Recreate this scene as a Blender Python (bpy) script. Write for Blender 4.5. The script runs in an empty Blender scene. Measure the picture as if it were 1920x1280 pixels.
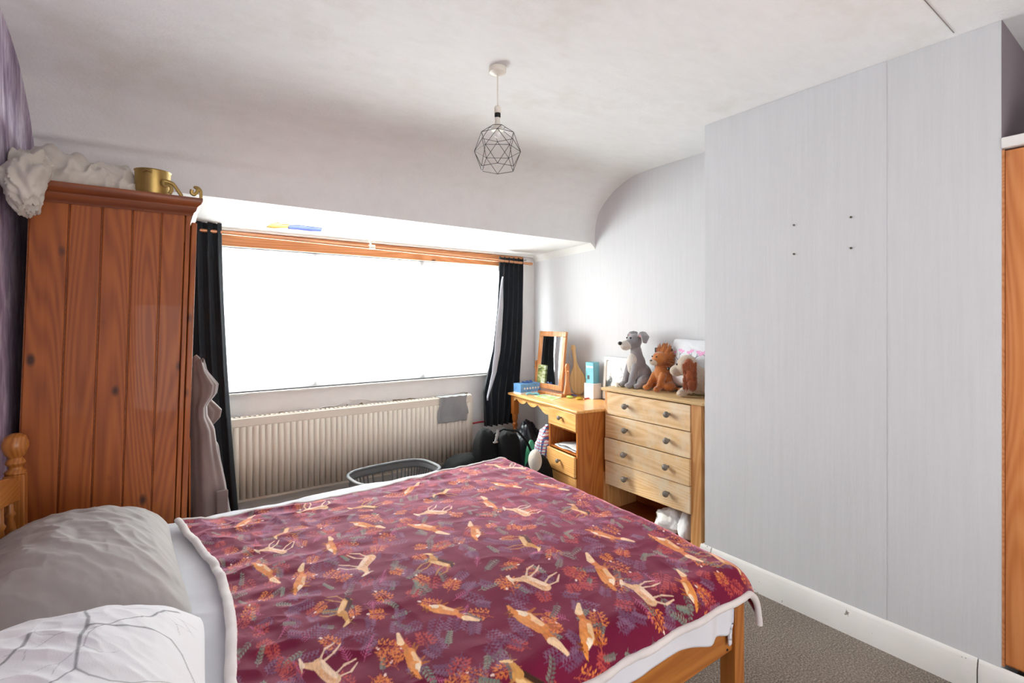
import bpy, bmesh, math, random
import numpy as np
from mathutils import Vector, Matrix, noise as mnoise
random.seed(7)
C = bpy.context.scene.collection
sc = bpy.context.scene
PI = math.pi

# ------------------------------------------------------------------ camera
YAW = math.radians(35.3); S_, C_ = math.sin(YAW), math.cos(YAW); F_ = 928.0; HY = 597.0; CAMZ = 1.35
cd = bpy.data.cameras.new('camera'); cam = bpy.data.objects.new('camera', cd); C.objects.link(cam)
cam.location = (0, 0, CAMZ); cam.rotation_euler = (PI/2, 0, -YAW)
cd.sensor_width = 36; cd.lens = F_/1920*36; cd.shift_y = -(640-HY)/1920; cd.clip_start = .02
sc.camera = cam
# ------------------------------------------------------------------ world, light, exposure
w = bpy.data.worlds.new('world'); sc.world = w; w.use_nodes = True
w.node_tree.nodes['Background'].inputs[0].default_value = (.93, .96, 1, 1)
w.node_tree.nodes['Background'].inputs[1].default_value = 1.5
def area(name, loc, rot, sx, sy, power, col):
    l = bpy.data.lights.new(name, 'AREA'); l.shape = 'RECTANGLE'; l.size = sx; l.size_y = sy; l.energy = power; l.color = col
    o = bpy.data.objects.new(name, l); C.objects.link(o); o.location = loc; o.rotation_euler = rot; return o
area('daylight', (1.3, 4.05, 1.55), (math.radians(-88), 0, 0), 2.9, 1.7, 165, (.95, .98, 1))
area('fill_light_back', (.9, -1.25, 1.2), (math.radians(118), 0, 0), 2.2, 1.6, 30, (1, .985, .97))  # added fill lamp behind the camera; the back wall has no window
sun = bpy.data.lights.new('sun', 'SUN'); sun.energy = 4; sun.angle = math.radians(3); sun.color = (1, .93, .82)
so = bpy.data.objects.new('sun', sun); C.objects.link(so)
so.rotation_euler = Vector((-.55, .86, .72)).to_track_quat('Z', 'Y').to_euler()
sc.view_settings.view_transform = 'Standard'; sc.view_settings.look = 'None'
sc.view_settings.gamma = 1; sc.view_settings.use_curve_mapping = False
sc.view_settings.exposure = 0.87
sc.cycles.max_bounces = 10; sc.cycles.diffuse_bounces = 6; sc.cycles.transparent_max_bounces = 12

def ray(px, py):
    u = (px-960)/F_; return Vector((S_+C_*u, C_-S_*u, (HY-py)/F_))
def at_y(px, py, Y): r = ray(px, py); return Vector((0, 0, CAMZ)) + r*(Y/r.y)
def at_x(px, py, X): r = ray(px, py); return Vector((0, 0, CAMZ)) + r*(X/r.x)
def at_z(px, py, Z): r = ray(px, py); return Vector((0, 0, CAMZ)) + r*((Z-CAMZ)/r.z)

# ------------------------------------------------------------------ materials
def lin(h):
    h = h.lstrip('#'); v = [int(h[i:i+2], 16)/255 for i in (0, 2, 4)]
    return tuple((c/12.92 if c <= .04045 else ((c+.055)/1.055)**2.4) for c in v)
def rgba(h): return lin(h)+(1,)
class NT:
    def __init__(s, name):
        s.m = bpy.data.materials.new(name); s.m.use_nodes = True; s.t = s.m.node_tree; s.n = s.t.nodes
        s.b = s.n['Principled BSDF']; s.out = s.n['Material Output']
    def add(s, ty, ins=None, **kw):
        nd = s.n.new(ty)
        for k, v in kw.items(): setattr(nd, k, v)
        for k, v in (ins or {}).items():
            if isinstance(v, bpy.types.NodeSocket): s.t.links.new(v, nd.inputs[k])
            else: nd.inputs[k].default_value = v
        return nd
    def link(s, a, b): s.t.links.new(a, b)
    def coords(s, scale=(1, 1, 1), rand=False, rot=(0, 0, 0)):
        tc = s.add('ShaderNodeTexCoord'); o = tc.outputs['Object']
        if rand:
            oi = s.add('ShaderNodeObjectInfo'); m = s.add('ShaderNodeMath', {0: oi.outputs['Random'], 1: 37.0}, operation='MULTIPLY')
            o = s.add('ShaderNodeVectorMath', {0: o, 1: m.outputs[0]}, operation='ADD').outputs[0]
        return s.add('ShaderNodeMapping', {'Vector': o, 'Scale': scale, 'Rotation': rot}).outputs[0]
    def noise(s, vec, scale, detail=3, rough=.5, dist=0):
        return s.add('ShaderNodeTexNoise', {'Vector': vec, 'Scale': scale, 'Detail': detail, 'Roughness': rough, 'Distortion': dist})
    def ramp(s, fac, stops):
        r = s.add('ShaderNodeValToRGB', {'Fac': fac}); e = r.color_ramp.elements
        while len(e) < len(stops): e.new(.5)
        for el, (p, c) in zip(e, stops):
            el.position = p; el.color = c if len(c) == 4 else tuple(c)+(1,)
        return r.outputs[0]
    def mix(s, fac, a, b, mode='MIX'):
        m = s.add('ShaderNodeMix', data_type='RGBA', blend_type=mode)
        for i, v in ((0, fac), (6, a), (7, b)):
            if isinstance(v, bpy.types.NodeSocket): s.link(v, m.inputs[i])
            else: m.inputs[i].default_value = v
        return m.outputs[2]
    def bump(s, h, strength=.3, dist=.002):
        b = s.add('ShaderNodeBump', {'Height': h, 'Strength': strength, 'Distance': dist}); s.link(b.outputs[0], s.b.inputs['Normal'])
    def col(s, c):
        if isinstance(c, bpy.types.NodeSocket): s.link(c, s.b.inputs['Base Color'])
        else: s.b.inputs['Base Color'].default_value = c
    def set(s, **kw):
        for k, v in kw.items(): s.b.inputs[k.replace('_', ' ')].default_value = v
        return s
def plain(name, h, rough=.5, metal=0, var=.06, nscale=6, bump=0, bscale=60, sheen=0, coat=0):
    t = NT(name); v = t.coords(); n = t.noise(v, nscale, 4)
    c = lin(h); t.col(t.ramp(n.outputs[0], [(.3, tuple(x*(1-var*1.5) for x in c)), (.7, tuple(min(1, x*(1+var)) for x in c))]))
    t.set(Roughness=rough, Metallic=metal, Sheen_Weight=sheen, Coat_Weight=coat)
    if bump: t.bump(t.noise(v, bscale, 3).outputs[0], bump)
    return t.m
def pine(name, dark, mid, light, axis=2, rough=.42, knots=.5, worn=None, ringf=150):
    t = NT(name); sc3 = [6, 6, 6]; sc3[axis] = .5
    v = t.coords(tuple(sc3), rand=True)
    n1 = t.noise(v, 1.0, 1, .3, .1)
    rg = t.add('ShaderNodeMath', {0: n1.outputs[0], 1: float(ringf)}, operation='MULTIPLY')
    sn = t.add('ShaderNodeMath', {0: rg.outputs[0]}, operation='SINE')
    fs = [90, 90, 90]; fs[axis] = 3
    fib = t.noise(t.coords(tuple(fs), rand=True), 1, 3)
    a = t.add('ShaderNodeMath', {0: sn.outputs[0], 1: .16, 2: .5}, operation='MULTIPLY_ADD')
    b = t.add('ShaderNodeMath', {0: fib.outputs[0], 1: .5, 2: -.25}, operation='MULTIPLY_ADD')
    f = t.add('ShaderNodeMath', {0: a.outputs[0], 1: b.outputs[0]}, operation='ADD')
    c = t.ramp(f.outputs[0], [(.12, lin(dark)), (.5, lin(mid)), (.85, lin(light))])
    if knots:
        ks = [8.5, 8.5, 8.5]; ks[axis] = 4.5
        vo = t.add('ShaderNodeTexVoronoi', {'Vector': t.coords(tuple(ks), rand=True), 'Scale': 1.0})
        sel = t.add('ShaderNodeSeparateColor', {0: vo.outputs['Color']})
        on = t.add('ShaderNodeMath', {0: sel.outputs[0], 1: 1-knots}, operation='GREATER_THAN')
        k = t.add('ShaderNodeMapRange', {'Value': vo.outputs['Distance'], 'From Min': .05, 'From Max': .13, 'To Min': 1.0, 'To Max': 0.0})
        kk = t.add('ShaderNodeMath', {0: on.outputs[0], 1: k.outputs[0]}, operation='MULTIPLY')
        c = t.mix(kk.outputs[0], c, tuple(x*.28 for x in lin(dark))+(1,))
    if worn:
        wn = t.noise(t.coords((3, 3, 3), rand=True), 1.6, 6, .7)
        wf = t.ramp(wn.outputs[0], [(.46, (0, 0, 0)), (.62, (.8, .8, .8))])
        c = t.mix(wf, c, rgba(worn))
    t.col(c); t.set(Roughness=rough, Coat_Weight=.1); t.bump(f.outputs[0], .15, .001)
    return t.m
def paper(name, h, streak=True, stain=None, bump=.25, var=.035):
    t = NT(name); v = t.coords((1, 1, 1))
    big = t.noise(v, 1.3, 4, .6)
    vs = t.coords((60, 60, 2.5) if streak else (9, 22, 9)); fine = t.noise(vs, 1, 4, .6)
    cc = lin(h)
    c = t.ramp(big.outputs[0], [(.3, tuple(x*(1-var) for x in cc)), (.7, tuple(x*(1+var) for x in cc))])
    c = t.mix(.55, c, t.ramp(fine.outputs[0], [(.25, tuple(x*.93 for x in cc)), (.75, tuple(min(1, x*1.05) for x in cc))]))
    if stain:
        sn = t.noise(t.coords((1.1, 1.1, 1.1)), 1.7, 5, .65)
        c = t.mix(t.ramp(sn.outputs[0], [(.55, (0, 0, 0)), (.78, (.55, .55, .55))]), c, rgba(stain))
    t.col(c); t.set(Roughness=.85)
    hh = t.noise(t.coords((160, 160, 14) if streak else (70, 110, 70)), 1, 4, .65)
    t.bump(hh.outputs[0], bump, .0025)
    return t.m
def fabric(name, h, sheen=.3, bs=350, var=.08, h2=None, rough=.9):
    t = NT(name); v = t.coords(); n = t.noise(v, 9, 4); c = lin(h); d = lin(h2) if h2 else tuple(x*(1-2*var) for x in c)
    t.col(t.ramp(n.outputs[0], [(.32, d), (.68, c)])); t.set(Roughness=rough, Sheen_Weight=sheen, Sheen_Roughness=.4)
    t.bump(t.noise(v, bs, 2).outputs[0], .35, .001)
    return t.m
M = {}
M['ceiling'] = paper('ceiling paint', '#e6e6e5', False, '#d0c9bb', .6, .03)
M['bulk'] = paper('bulkhead paper', '#cdc7c6', False, None, .35)
M['breast'] = paper('breast paper', '#d0d2d4', True, None, .45)
M['alcove'] = paper('alcove paper', '#d5d5d7', True)
M['under'] = paper('under window paper', '#e2e0df', False)
M['white'] = plain('white gloss paint', '#e9e8e4', .35, var=.03, nscale=3)
def chipped():
    t = NT('chipped white gloss'); v = t.coords()
    n = t.noise(v, 34, 3, .6); f = t.ramp(n.outputs[0], [(.70, (0, 0, 0)), (.715, (1, 1, 1))])
    t.col(t.mix(f, t.ramp(t.noise(v, 3, 4).outputs[0], [(.3, lin('#e0dfda')), (.7, lin('#eeede9'))]), rgba('#8d867c'))); t.set(Roughness=.35)
    return t.m
M['skirting'] = chipped()
def soffit_m():
    t = NT('flaking white soffit'); v = t.coords((1, 7, 1))
    n = t.noise(v, 6, 4, .6); f = t.ramp(n.outputs[0], [(.7, (0, 0, 0)), (.73, (.6, .6, .6))])
    t.col(t.mix(f, rgba('#efefec'), rgba('#b9b2a4'))); t.set(Roughness=.6); return t.m
M['soffit'] = soffit_m()
def purple():
    t = NT('purple feather wallpaper'); v = t.coords((1, 3.2, 1.2)); n = t.noise(v, 2.6, 5, .55, 1.2)
    c = t.ramp(n.outputs[0], [(.33, lin('#75647e')), (.5, lin('#a896b0')), (.68, lin('#e6e0ea'))])
    fz = t.noise(t.coords((1, 40, 9)), 1.5, 4); c = t.mix(.35, c, t.ramp(fz.outputs[0], [(.35, lin('#6b5a76')), (.65, lin('#cfc4d6'))]))
    t.col(c); t.set(Roughness=.7); return t.m
M['purple'] = purple()
def carpet():
    t = NT('brown grey carpet'); v = t.coords(); n = t.noise(v, 150, 3, .7)
    c = t.ramp(n.outputs[0], [(.38, lin('#3c3129')), (.5, lin('#6f6153')), (.62, lin('#aa9a87'))])
    c = t.mix(.25, c, t.ramp(t.noise(v, 3, 4).outputs[0], [(.3, lin('#5f564e')), (.7, lin('#9a9084'))]))
    t.col(c); t.set(Roughness=1, Sheen_Weight=.2); t.bump(n.outputs[0], .9, .006); return t.m
M['carpet'] = carpet()
M['ward'] = pine('wardrobe pine', '#77350b', '#9a4f16', '#ab5f20', 2, .55, .97)
M['ward_h'] = pine('wardrobe pine across', '#5c280a', '#813f12', '#934d1a', 0, .45, .3)
M['dres_shade'] = pine('chest inside pine shaded', '#5f2a0b', '#87451a', '#9a5524', 1, .36, .3)
M['bed_x'] = pine('bed pine along', '#8c4e1c', '#ab6a2c', '#bb7a38', 0, .35, .25)
M['bed_y'] = pine('bed pine across', '#8c4e1c', '#ab6a2c', '#bb7a38', 1, .35, .25)
M['bed_z'] = pine('bed pine upright', '#8c4e1c', '#ab6a2c', '#bb7a38', 2, .35, .25)
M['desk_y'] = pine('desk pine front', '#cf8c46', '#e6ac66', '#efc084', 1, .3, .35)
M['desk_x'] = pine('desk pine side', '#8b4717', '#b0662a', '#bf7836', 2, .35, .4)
M['dres_y'] = pine('dresser pine front', '#cb9f68', '#e2bd8c', '#ecd0a8', 1, .6, .22, worn='#e2d2b6')
M['dres_z'] = pine('dresser pine upright', '#b97c44', '#cc9459', '#dcab74', 2, .5, .35)
M['dres_top'] = pine('dresser pine top', '#bd9a66', '#d0af7c', '#dcc096', 1, .6, .3)
M['board'] = pine('pelmet pine', '#b86e3a', '#d28d58', '#dd9f6c', 0, .45, .3)
M['door'] = pine('cupboard pine', '#bb6e36', '#d0854a', '#dc9860', 2, .4, .4)
M['mirrorwood'] = pine('mirror pine', '#b06a35', '#cc8750', '#dc9f6c', 2, .35, .2)
M['paddle'] = pine('paddle beech', '#cda265', '#e2bf88', '#edd2a4', 2, .5, 0)
M['rad'] = plain('radiator cream enamel', '#e6ddd0', .3, var=.02)
M['grey_pl'] = plain('grey plastic', '#66686b', .5, var=.04)
M['copper'] = plain('copper rail', '#d0936c', .3, .55, .05)
M['brass'] = plain('aged brass', '#a98d52', .38, .75, .12, 14)
M['black'] = plain('black nylon', '#0e0f11', .62, var=.15, bump=.2, bscale=200)
for n_ in M['black'].node_tree.nodes:
    if n_.type == 'BSDF_PRINCIPLED': n_.inputs['Roughness'].default_value = .8; n_.inputs['Specular IOR Level'].default_value = .2
M['blackwire'] = plain('black wire', '#17181a', .4)
M['knob'] = plain('grey brown knob', '#7b736a', .5, var=.1)
M['curtain'] = fabric('navy curtain', '#1c2229', .12, 400)
M['lining'] = fabric('curtain lining', '#b9bbc4', .1, 400)
M['robe'] = fabric('taupe fleece', '#7d6a65', .4, 240, .12)
M['grey_towel'] = fabric('grey towel', '#9d9fa1', .4, 300)
M['grey_pillow'] = fabric('grey cotton', '#adaba8', .1, 500, .03)
M['duvet'] = fabric('white cotton', '#dcdee4', .15, 500, .02)
M['sherpa'] = fabric('white sherpa', '#dcd7d4', .5, 260, .08)
M['mattress'] = fabric('mattress ticking', '#d8d8d6', .1, 300)
M['cloth'] = fabric('cream dust sheet', '#c9c3b8', .2, 300, .08)
M['plush_grey'] = fabric('grey plush', '#9b989b', .6, 160, .1)
M['plush_pale'] = fabric('pale plush', '#d5cdc4', .6, 160, .08)
M['plush_orange'] = fabric('orange plush', '#c9803f', .7, 120, .2, '#99501e')
M['plush_cream'] = fabric('cream plush', '#c9b6a2', .6, 160, .1)
M['plush_red'] = fabric('auburn plush', '#9d5128', .7, 100, .25, '#743516')
for k_ in ('plush_grey', 'plush_pale', 'plush_orange', 'plush_cream', 'plush_red'):
    for n_ in M[k_].node_tree.nodes:
        if n_.type == 'BUMP': n_.inputs['Strength'].default_value = .9; n_.inputs['Distance'].default_value = .006
M['pink'] = plain('pink felt', '#b97f86', .9)
M['gloss_black'] = plain('gloss black', '#0f0f11', .2)
M['paper'] = plain('white card', '#e9ebec', .6, var=.02)
M['blue_box'] = plain('sky blue card', '#7cc3d6', .5, var=.08)
M['tissue'] = plain('blue tissue box', '#6fa6dc', .5, var=.15, nscale=20)
M['bluetape'] = plain('blue tape', '#1a4aa8', .5); M['yellowtape'] = plain('yellow tape', '#b5960c', .5)
M['green'] = plain('green plastic', '#2f7d58', .5); M['lime'] = plain('lime print', '#a9cc5c', .5, var=.2, nscale=30)
M['teal'] = plain('teal print', '#5fb3b8', .5); M['red'] = plain('red paint', '#b0303a', .4)
M['plaster'] = plain('bare plaster', '#8b7a66', .9, var=.2, nscale=40)
M['bulb'] = plain('white bulb', '#f4f4f0', .2); M['cream'] = plain('cream plastic', '#e3ded2', .4, var=.02)
M['darkplastic'] = plain('navy refuse bag', '#23262d', .35, var=.2, nscale=15)
M['steel'] = plain('bright steel', '#b9babb', .25, .9)
M['blue_bag'] = plain('blue plastic', '#2f5fa5', .4, var=.2)
M['dark_in'] = plain('dark card', '#4a4643', .8)
def glass():
    t = NT('window glass'); t.n.remove(t.b)
    tr = t.add('ShaderNodeBsdfTransparent', {0: (.97, .99, .98, 1)}); g = t.add('ShaderNodeBsdfGlossy', {'Roughness': .02})
    m = t.add('ShaderNodeMixShader', {0: .06}); t.link(tr.outputs[0], m.inputs[1]); t.link(g.outputs[0], m.inputs[2]); t.link(m.outputs[0], t.out.inputs[0]); return t.m
M['glass'] = glass()
def voile():
    t = NT('white voile'); t.n.remove(t.b)
    tr = t.add('ShaderNodeBsdfTransparent', {0: (1, 1, 1, 1)}); tl = t.add('ShaderNodeBsdfTranslucent', {0: (.95, .96, .97, 1)}); df = t.add('ShaderNodeBsdfDiffuse', {0: (.9, .9, .91, 1)})
    m = t.add('ShaderNodeMixShader', {0: .35}); t.link(tl.outputs[0], m.inputs[1]); t.link(df.outputs[0], m.inputs[2])
    n = t.noise(t.coords((6, 1, .8)), 2.2, 4); fac = t.add('ShaderNodeMapRange', {'Value': n.outputs[0], 'To Min': .45, 'To Max': .62})
    k = t.add('ShaderNodeMixShader', {0: fac.outputs[0]}); t.link(tr.outputs[0], k.inputs[1]); t.link(m.outputs[0], k.inputs[2]); t.link(k.outputs[0], t.out.inputs[0]); return t.m
M['voile'] = voile()
def mirror():
    t = NT('mirror glass'); t.col((.9, .92, .93, 1)); t.set(Metallic=1.0, Roughness=.03); return t.m
M['mirror'] = mirror()
def attr_mat(name, rough=.85, sheen=.5, bs=400):
    t = NT(name); a = t.add('ShaderNodeAttribute', attribute_name='print'); t.col(a.outputs['Color']); t.set(Roughness=rough, Sheen_Weight=sheen, Sheen_Roughness=.35)
    t.bump(t.noise(t.coords(), bs, 2).outputs[0], .3, .001); return t.m
M['velvet'] = attr_mat('printed velvet fleece', .8, .8)
for n_ in M['velvet'].node_tree.nodes:
    if n_.type == 'BSDF_PRINCIPLED': n_.inputs['Sheen Tint'].default_value = (1, .42, .56, 1); n_.inputs['Specular IOR Level'].default_value = .2
M['print_cotton'] = attr_mat('printed cotton', .9, .12)

# ------------------------------------------------------------------ mesh helpers
WM = {}
def wm(o): return WM.get(o.name, Matrix.Identity(4)) if o else Matrix.Identity(4)
class MB:
    def __init__(s): s.v = []; s.f = []
    def add(s, vs, fs):
        b = len(s.v); s.v += [Vector(p) for p in vs]; s.f += [tuple(i+b for i in f) for f in fs]; return s
    def box(s, x0, x1, y0, y1, z0, z1, R=None, c=None):
        vs = [Vector((x, y, z)) for z in (z0, z1) for y in (y0, y1) for x in (x0, x1)]
        if R is not None: vs = [R @ p + (Vector(c) if c is not None else Vector()) for p in vs]
        return s.add(vs, [(0, 2, 3, 1), (4, 5, 7, 6), (0, 1, 5, 4), (2, 6, 7, 3), (0, 4, 6, 2), (1, 3, 7, 5)])
    def tube(s, pts, r, n=8, closed=False, flat=1.0, up=None):
        pts = [Vector(p) for p in pts]; N = len(pts); rs = r if isinstance(r, (list, tuple)) else [r]*N; vs = []; prev = None
        for i, p in enumerate(pts):
            a = pts[(i-1) % N] if (closed or i) else p; b = pts[(i+1) % N] if (closed or i < N-1) else p
            d = (b-a).normalized()
            ref = up or (Vector((0, 0, 1)) if abs(d.z) < .95 else Vector((1, 0, 0)))
            x = d.cross(ref).normalized() if prev is None or up else (prev - d*prev.dot(d)).normalized(); prev = x; y = d.cross(x)
            vs += [p + x*math.cos(2*PI*k/n)*rs[i] + y*math.sin(2*PI*k/n)*rs[i]*flat for k in range(n)]
        fs = []
        for i in range(N if closed else N-1):
            j = (i+1) % N
            fs += [(i*n+k, i*n+(k+1) % n, j*n+(k+1) % n, j*n+k) for k in range(n)]
        if not closed: fs += [tuple(range(n))[::-1], tuple((N-1)*n+k for k in range(n))]
        return s.add(vs, fs)
    def lathe(s, prof, o=(0, 0, 0), axis=(0, 0, 1), n=20):
        q = Vector((0, 0, 1)).rotation_difference(Vector(axis)); o = Vector(o); vs = []
        for r, z in prof: vs += [o + q @ Vector((r*math.cos(2*PI*k/n), r*math.sin(2*PI*k/n), z)) for k in range(n)]
        m = len(prof); fs = [(i*n+k, i*n+(k+1) % n, (i+1)*n+(k+1) % n, (i+1)*n+k) for i in range(m-1) for k in range(n)]
        fs += [tuple(range(n))[::-1], tuple((m-1)*n+k for k in range(n))]
        return s.add(vs, fs)
    def ball(s, c, r, n=14, m=9, R=None):
        c = Vector(c); r = (r, r, r) if isinstance(r, (int, float)) else r
        vs = []; 
        for i in range(m+1):
            a = PI*i/m
            for k in range(n):
                p = Vector((r[0]*math.sin(a)*math.cos(2*PI*k/n), r[1]*math.sin(a)*math.sin(2*PI*k/n), r[2]*math.cos(a)))
                vs.append(c + (R @ p if R is not None else p))
        return s.add(vs, [(i*n+k, (i+1)*n+k, (i+1)*n+(k+1) % n, i*n+(k+1) % n) for i in range(m) for k in range(n)])
    def prism(s, poly, fn, a, b):
        n = len(poly); vs = [fn(x, y, a) for x, y in poly]+[fn(x, y, b) for x, y in poly]
        return s.add(vs, [tuple(range(n))[::-1], tuple(range(n, 2*n))]+[(i, (i+1) % n, n+(i+1) % n, n+i) for i in range(n)])
    def grid(s, fn, nu, nv):
        vs = [fn(i/nu, j/nv) for j in range(nv+1) for i in range(nu+1)]
        return s.add(vs, [(j*(nu+1)+i, j*(nu+1)+i+1, (j+1)*(nu+1)+i+1, (j+1)*(nu+1)+i) for j in range(nv) for i in range(nu)])
    def build(s, name, mat, parent=None, local=False, smooth=False, bevel=0, origin=None, solid=0, remesh=0, seg=2):
        base = Matrix.Translation(Vector(origin)) if origin is not None else Matrix.Identity(4)
        inv = (wm(parent) @ base).inverted() if not local else base.inverted()
        me = bpy.data.meshes.new(name); me.from_pydata([inv @ p for p in s.v], [], s.f)
        bm = bmesh.new(); bm.from_mesh(me); bmesh.ops.remove_doubles(bm, verts=bm.verts, dist=1e-6)
        bmesh.ops.recalc_face_normals(bm, faces=bm.faces); bm.to_mesh(me); bm.free()
        me.materials.append(M[mat] if isinstance(mat, str) else mat)
        me.shade_smooth(); me.set_sharp_from_angle(angle=math.radians(75 if smooth else 32))
        o = bpy.data.objects.new(name, me); C.objects.link(o); o.parent = parent
        if origin is not None: o.location = origin
        WM[o.name] = wm(parent) @ base
        if solid: md = o.modifiers.new('s', 'SOLIDIFY'); md.thickness = solid; md.offset = -1
        if bevel: md = o.modifiers.new('b', 'BEVEL'); md.width = bevel; md.segments = seg; md.limit_method = 'ANGLE'
        if remesh:
            md = o.modifiers.new('r', 'REMESH'); md.mode = 'VOXEL'; md.voxel_size = remesh; md.use_smooth_shade = True
            md = o.modifiers.new('m', 'SMOOTH'); md.iterations = 5; md.factor = .6
        return o
def thing(name, label, cat, loc=(0, 0, 0), rz=0, group=None, tilt=None):
    o = bpy.data.objects.new(name, None); C.objects.link(o); o.location = loc; o.rotation_euler = tilt or (0, 0, rz); o.empty_display_size = .05
    WM[o.name] = Matrix.Translation(Vector(loc)) @ o.rotation_euler.to_matrix().to_4x4()
    o['label'] = label; o['category'] = cat
    if group: o['group'] = group
    return o
def tag(o, label, cat, group=None):
    o['label'] = label; o['category'] = cat
    if group: o['group'] = group
    return o
def struct(o, label=None):
    o['kind'] = 'structure'; o['label'] = label or o.name.replace('_', ' '); return o
def bx(*a): return MB().box(*a)

# ------------------------------------------------------------------ room shell
ZC = 2.40; XL = -.43; XR = 2.80; YW = 3.60; YB = -1.4
struct(bx(XL-.1, XR+.1, YB-.1, YW+.1, -.1, 0).build('floor', 'carpet'), 'mottled brown grey carpet')
# ceiling with cove and bulkhead
prof = [(YB, ZC), (1.2, ZC), (2.0, ZC), (2.3, ZC-.003), (2.42, ZC-.015), (2.52, ZC-.04), (2.62, ZC-.085), (2.71, ZC-.15), (2.77, ZC-.21), (2.80, ZC-.27), (2.815, ZC-.33), (2.82, 2.0), (2.82, 1.945)]
def resample(p, n):
    L = [0]
    for a, b in zip(p, p[1:]): L.append(L[-1]+math.hypot(b[0]-a[0], b[1]-a[1]))
    out = []
    for i in range(n+1):
        t = L[-1]*i/n; k = min(len(p)-2, max(j for j in range(len(L)) if L[j] <= t+1e-9)); f = (t-L[k])/(L[k+1]-L[k])
        out.append((p[k][0]+(p[k+1][0]-p[k][0])*f, p[k][1]+(p[k+1][1]-p[k][1])*f))
    return out
cp = resample(prof, 150)
def ceil_fn(u, v):
    x = XL-.05 + (XR-XL+.1)*u; y, z = cp[int(round(v*150))]
    k = max(0, min(1, (y-1.6)/.8)); e = 1 if z > 1.96 else 0
    nz = mnoise.noise(Vector((x*1.3, y*4, z*4)))*.006 + max(0, mnoise.noise(Vector((x*.9+3, y*2.5+z*3.5, 5.1))) - .15)*.03
    # the wide bow of the sagging cove towards the left wall
    sag = .05*max(0, 1-(x-XL)/2.2)
    if z > 2.0: z -= sag*max(0, min(1, (y-1.9)/.6))*(1 if y < 2.8 else max(0, (z-1.95)/.4))
    return Vector((x, y - k*nz*e*(.9 if y > 2.6 else .2), z - k*nz*e*.6))
ce = MB().grid(ceil_fn, 90, 150).build('ceiling', 'ceiling', smooth=True)
struct(ce, 'papered ceiling curving down into the bulkhead over the window')
bx(.9, 2.375, .5445, .5462, ZC-.0022, ZC+.02).build('ceiling_joint', 'knob', ce)
struct(bx(XL-.1, XR+.1, YB-.1, YW+.2, ZC+.03, ZC+.1).build('trim_1', 'white'), 'boards above the ceiling')
wl = struct(bx(XL-.1, XL, YB-.1, YW+.1, 0, ZC+.03).build('wall_left', 'purple'), 'purple feather-patterned wallpaper wall behind the bed head')
wr = struct(bx(XR, XR+.1, YB-.1, YW+.1, 0, ZC+.03).build('wall_right', 'alcove'), 'pale papered alcove wall beside the chimney breast')
struct(bx(XL-.1, XR+.1, YB-.1, YB, 0, ZC+.03).build('wall_back', 'alcove'), 'plain wall behind the camera')
WX0, WX1, WZ0, WZ1 = .08, 2.50, .872, 1.812
wb = MB(); wb.box(XL, XR, YW, YW+.18, 0, WZ0); wb.box(XL, WX0, YW, YW+.18, WZ0, 2.0); wb.box(WX1, XR, YW, YW+.18, WZ0, 2.0); wb.box(WX0, WX1, YW, YW+.18, WZ1, 2.0)
ww = struct(wb.build('wall_window', 'under'), 'papered wall under and around the window')
# chimney breast, its face in lengths of wallpaper
br = struct(bx(2.412, XR, .4263, 1.591, 0, ZC+.01).build('wall_chimney_breast', 'breast'), 'chimney breast papered in pale grey linen-textured wallpaper')
ys = [.4263, .763, 1.2965, 1.591]
for i in range(3):
    th = (.0010, .0022, .0010)[i]
    bx(2.412-th, 2.413, ys[i], ys[i+1], .12, ZC-.001).build('wallpaper_strip', 'breast', br, bevel=.0004, seg=1)
# soffit, pelmet trim
sf = MB(); sf.prism([(2.822, 1.945), (YW, 1.918), (YW, 2.04), (2.87, 2.04), (2.84, 1.95)], lambda a, b, t: Vector((t, a, b)), XL, XR)
struct(sf.build('trim_2', 'soffit'), 'flaking white painted soffit of the window bay')
tr = MB(); tr.prism([(0, 0), (-.05, 0), (-.035, -.012), (-.012, -.03), (0, -.05)], lambda a, b, t: Vector((XR+a, t, 1.944+b-(t-2.82)*.034)), 2.815, YW-.01)
struct(tr.build('trim_3', 'white', smooth=False), 'white coved trim where the soffit meets the alcove wall')
struct(bx(XL+.01, XR-.002, YW-.045, YW-.02, 1.904, 1.921).build('trim_4', 'white', bevel=.003), 'thin white bead above the pine pelmet board')
# baseboard of the breast: profile
def skirt(name, y0, y1, X, h=.122, label=''):
    m = MB(); m.prism([(0, 0), (-.019, 0), (-.019, h*.72), (-.014, h*.8), (-.012, h*.88), (-.006, h*.97), (0, h)], lambda a, b, t: Vector((X+a, t, b)), y0, y1)
    return struct(m.build(name, 'skirting'), label)
skirt('baseboard_right', .488, 1.545, 2.411, label='chipped white skirting along the chimney breast')
skirt('baseboard_breast_corner', 1.55, 1.612, 2.411, label='short end piece of white skirting at the breast corner')
skirt('baseboard_cupboard', -1.2, .484, 2.413, label='white skirting below the cupboard door')
struct(bx(2.412, XR, 1.592, 1.61, 0, .12).build('baseboard_alcove', 'skirting', bevel=.003), 'white skirting on the side of the breast')
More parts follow.
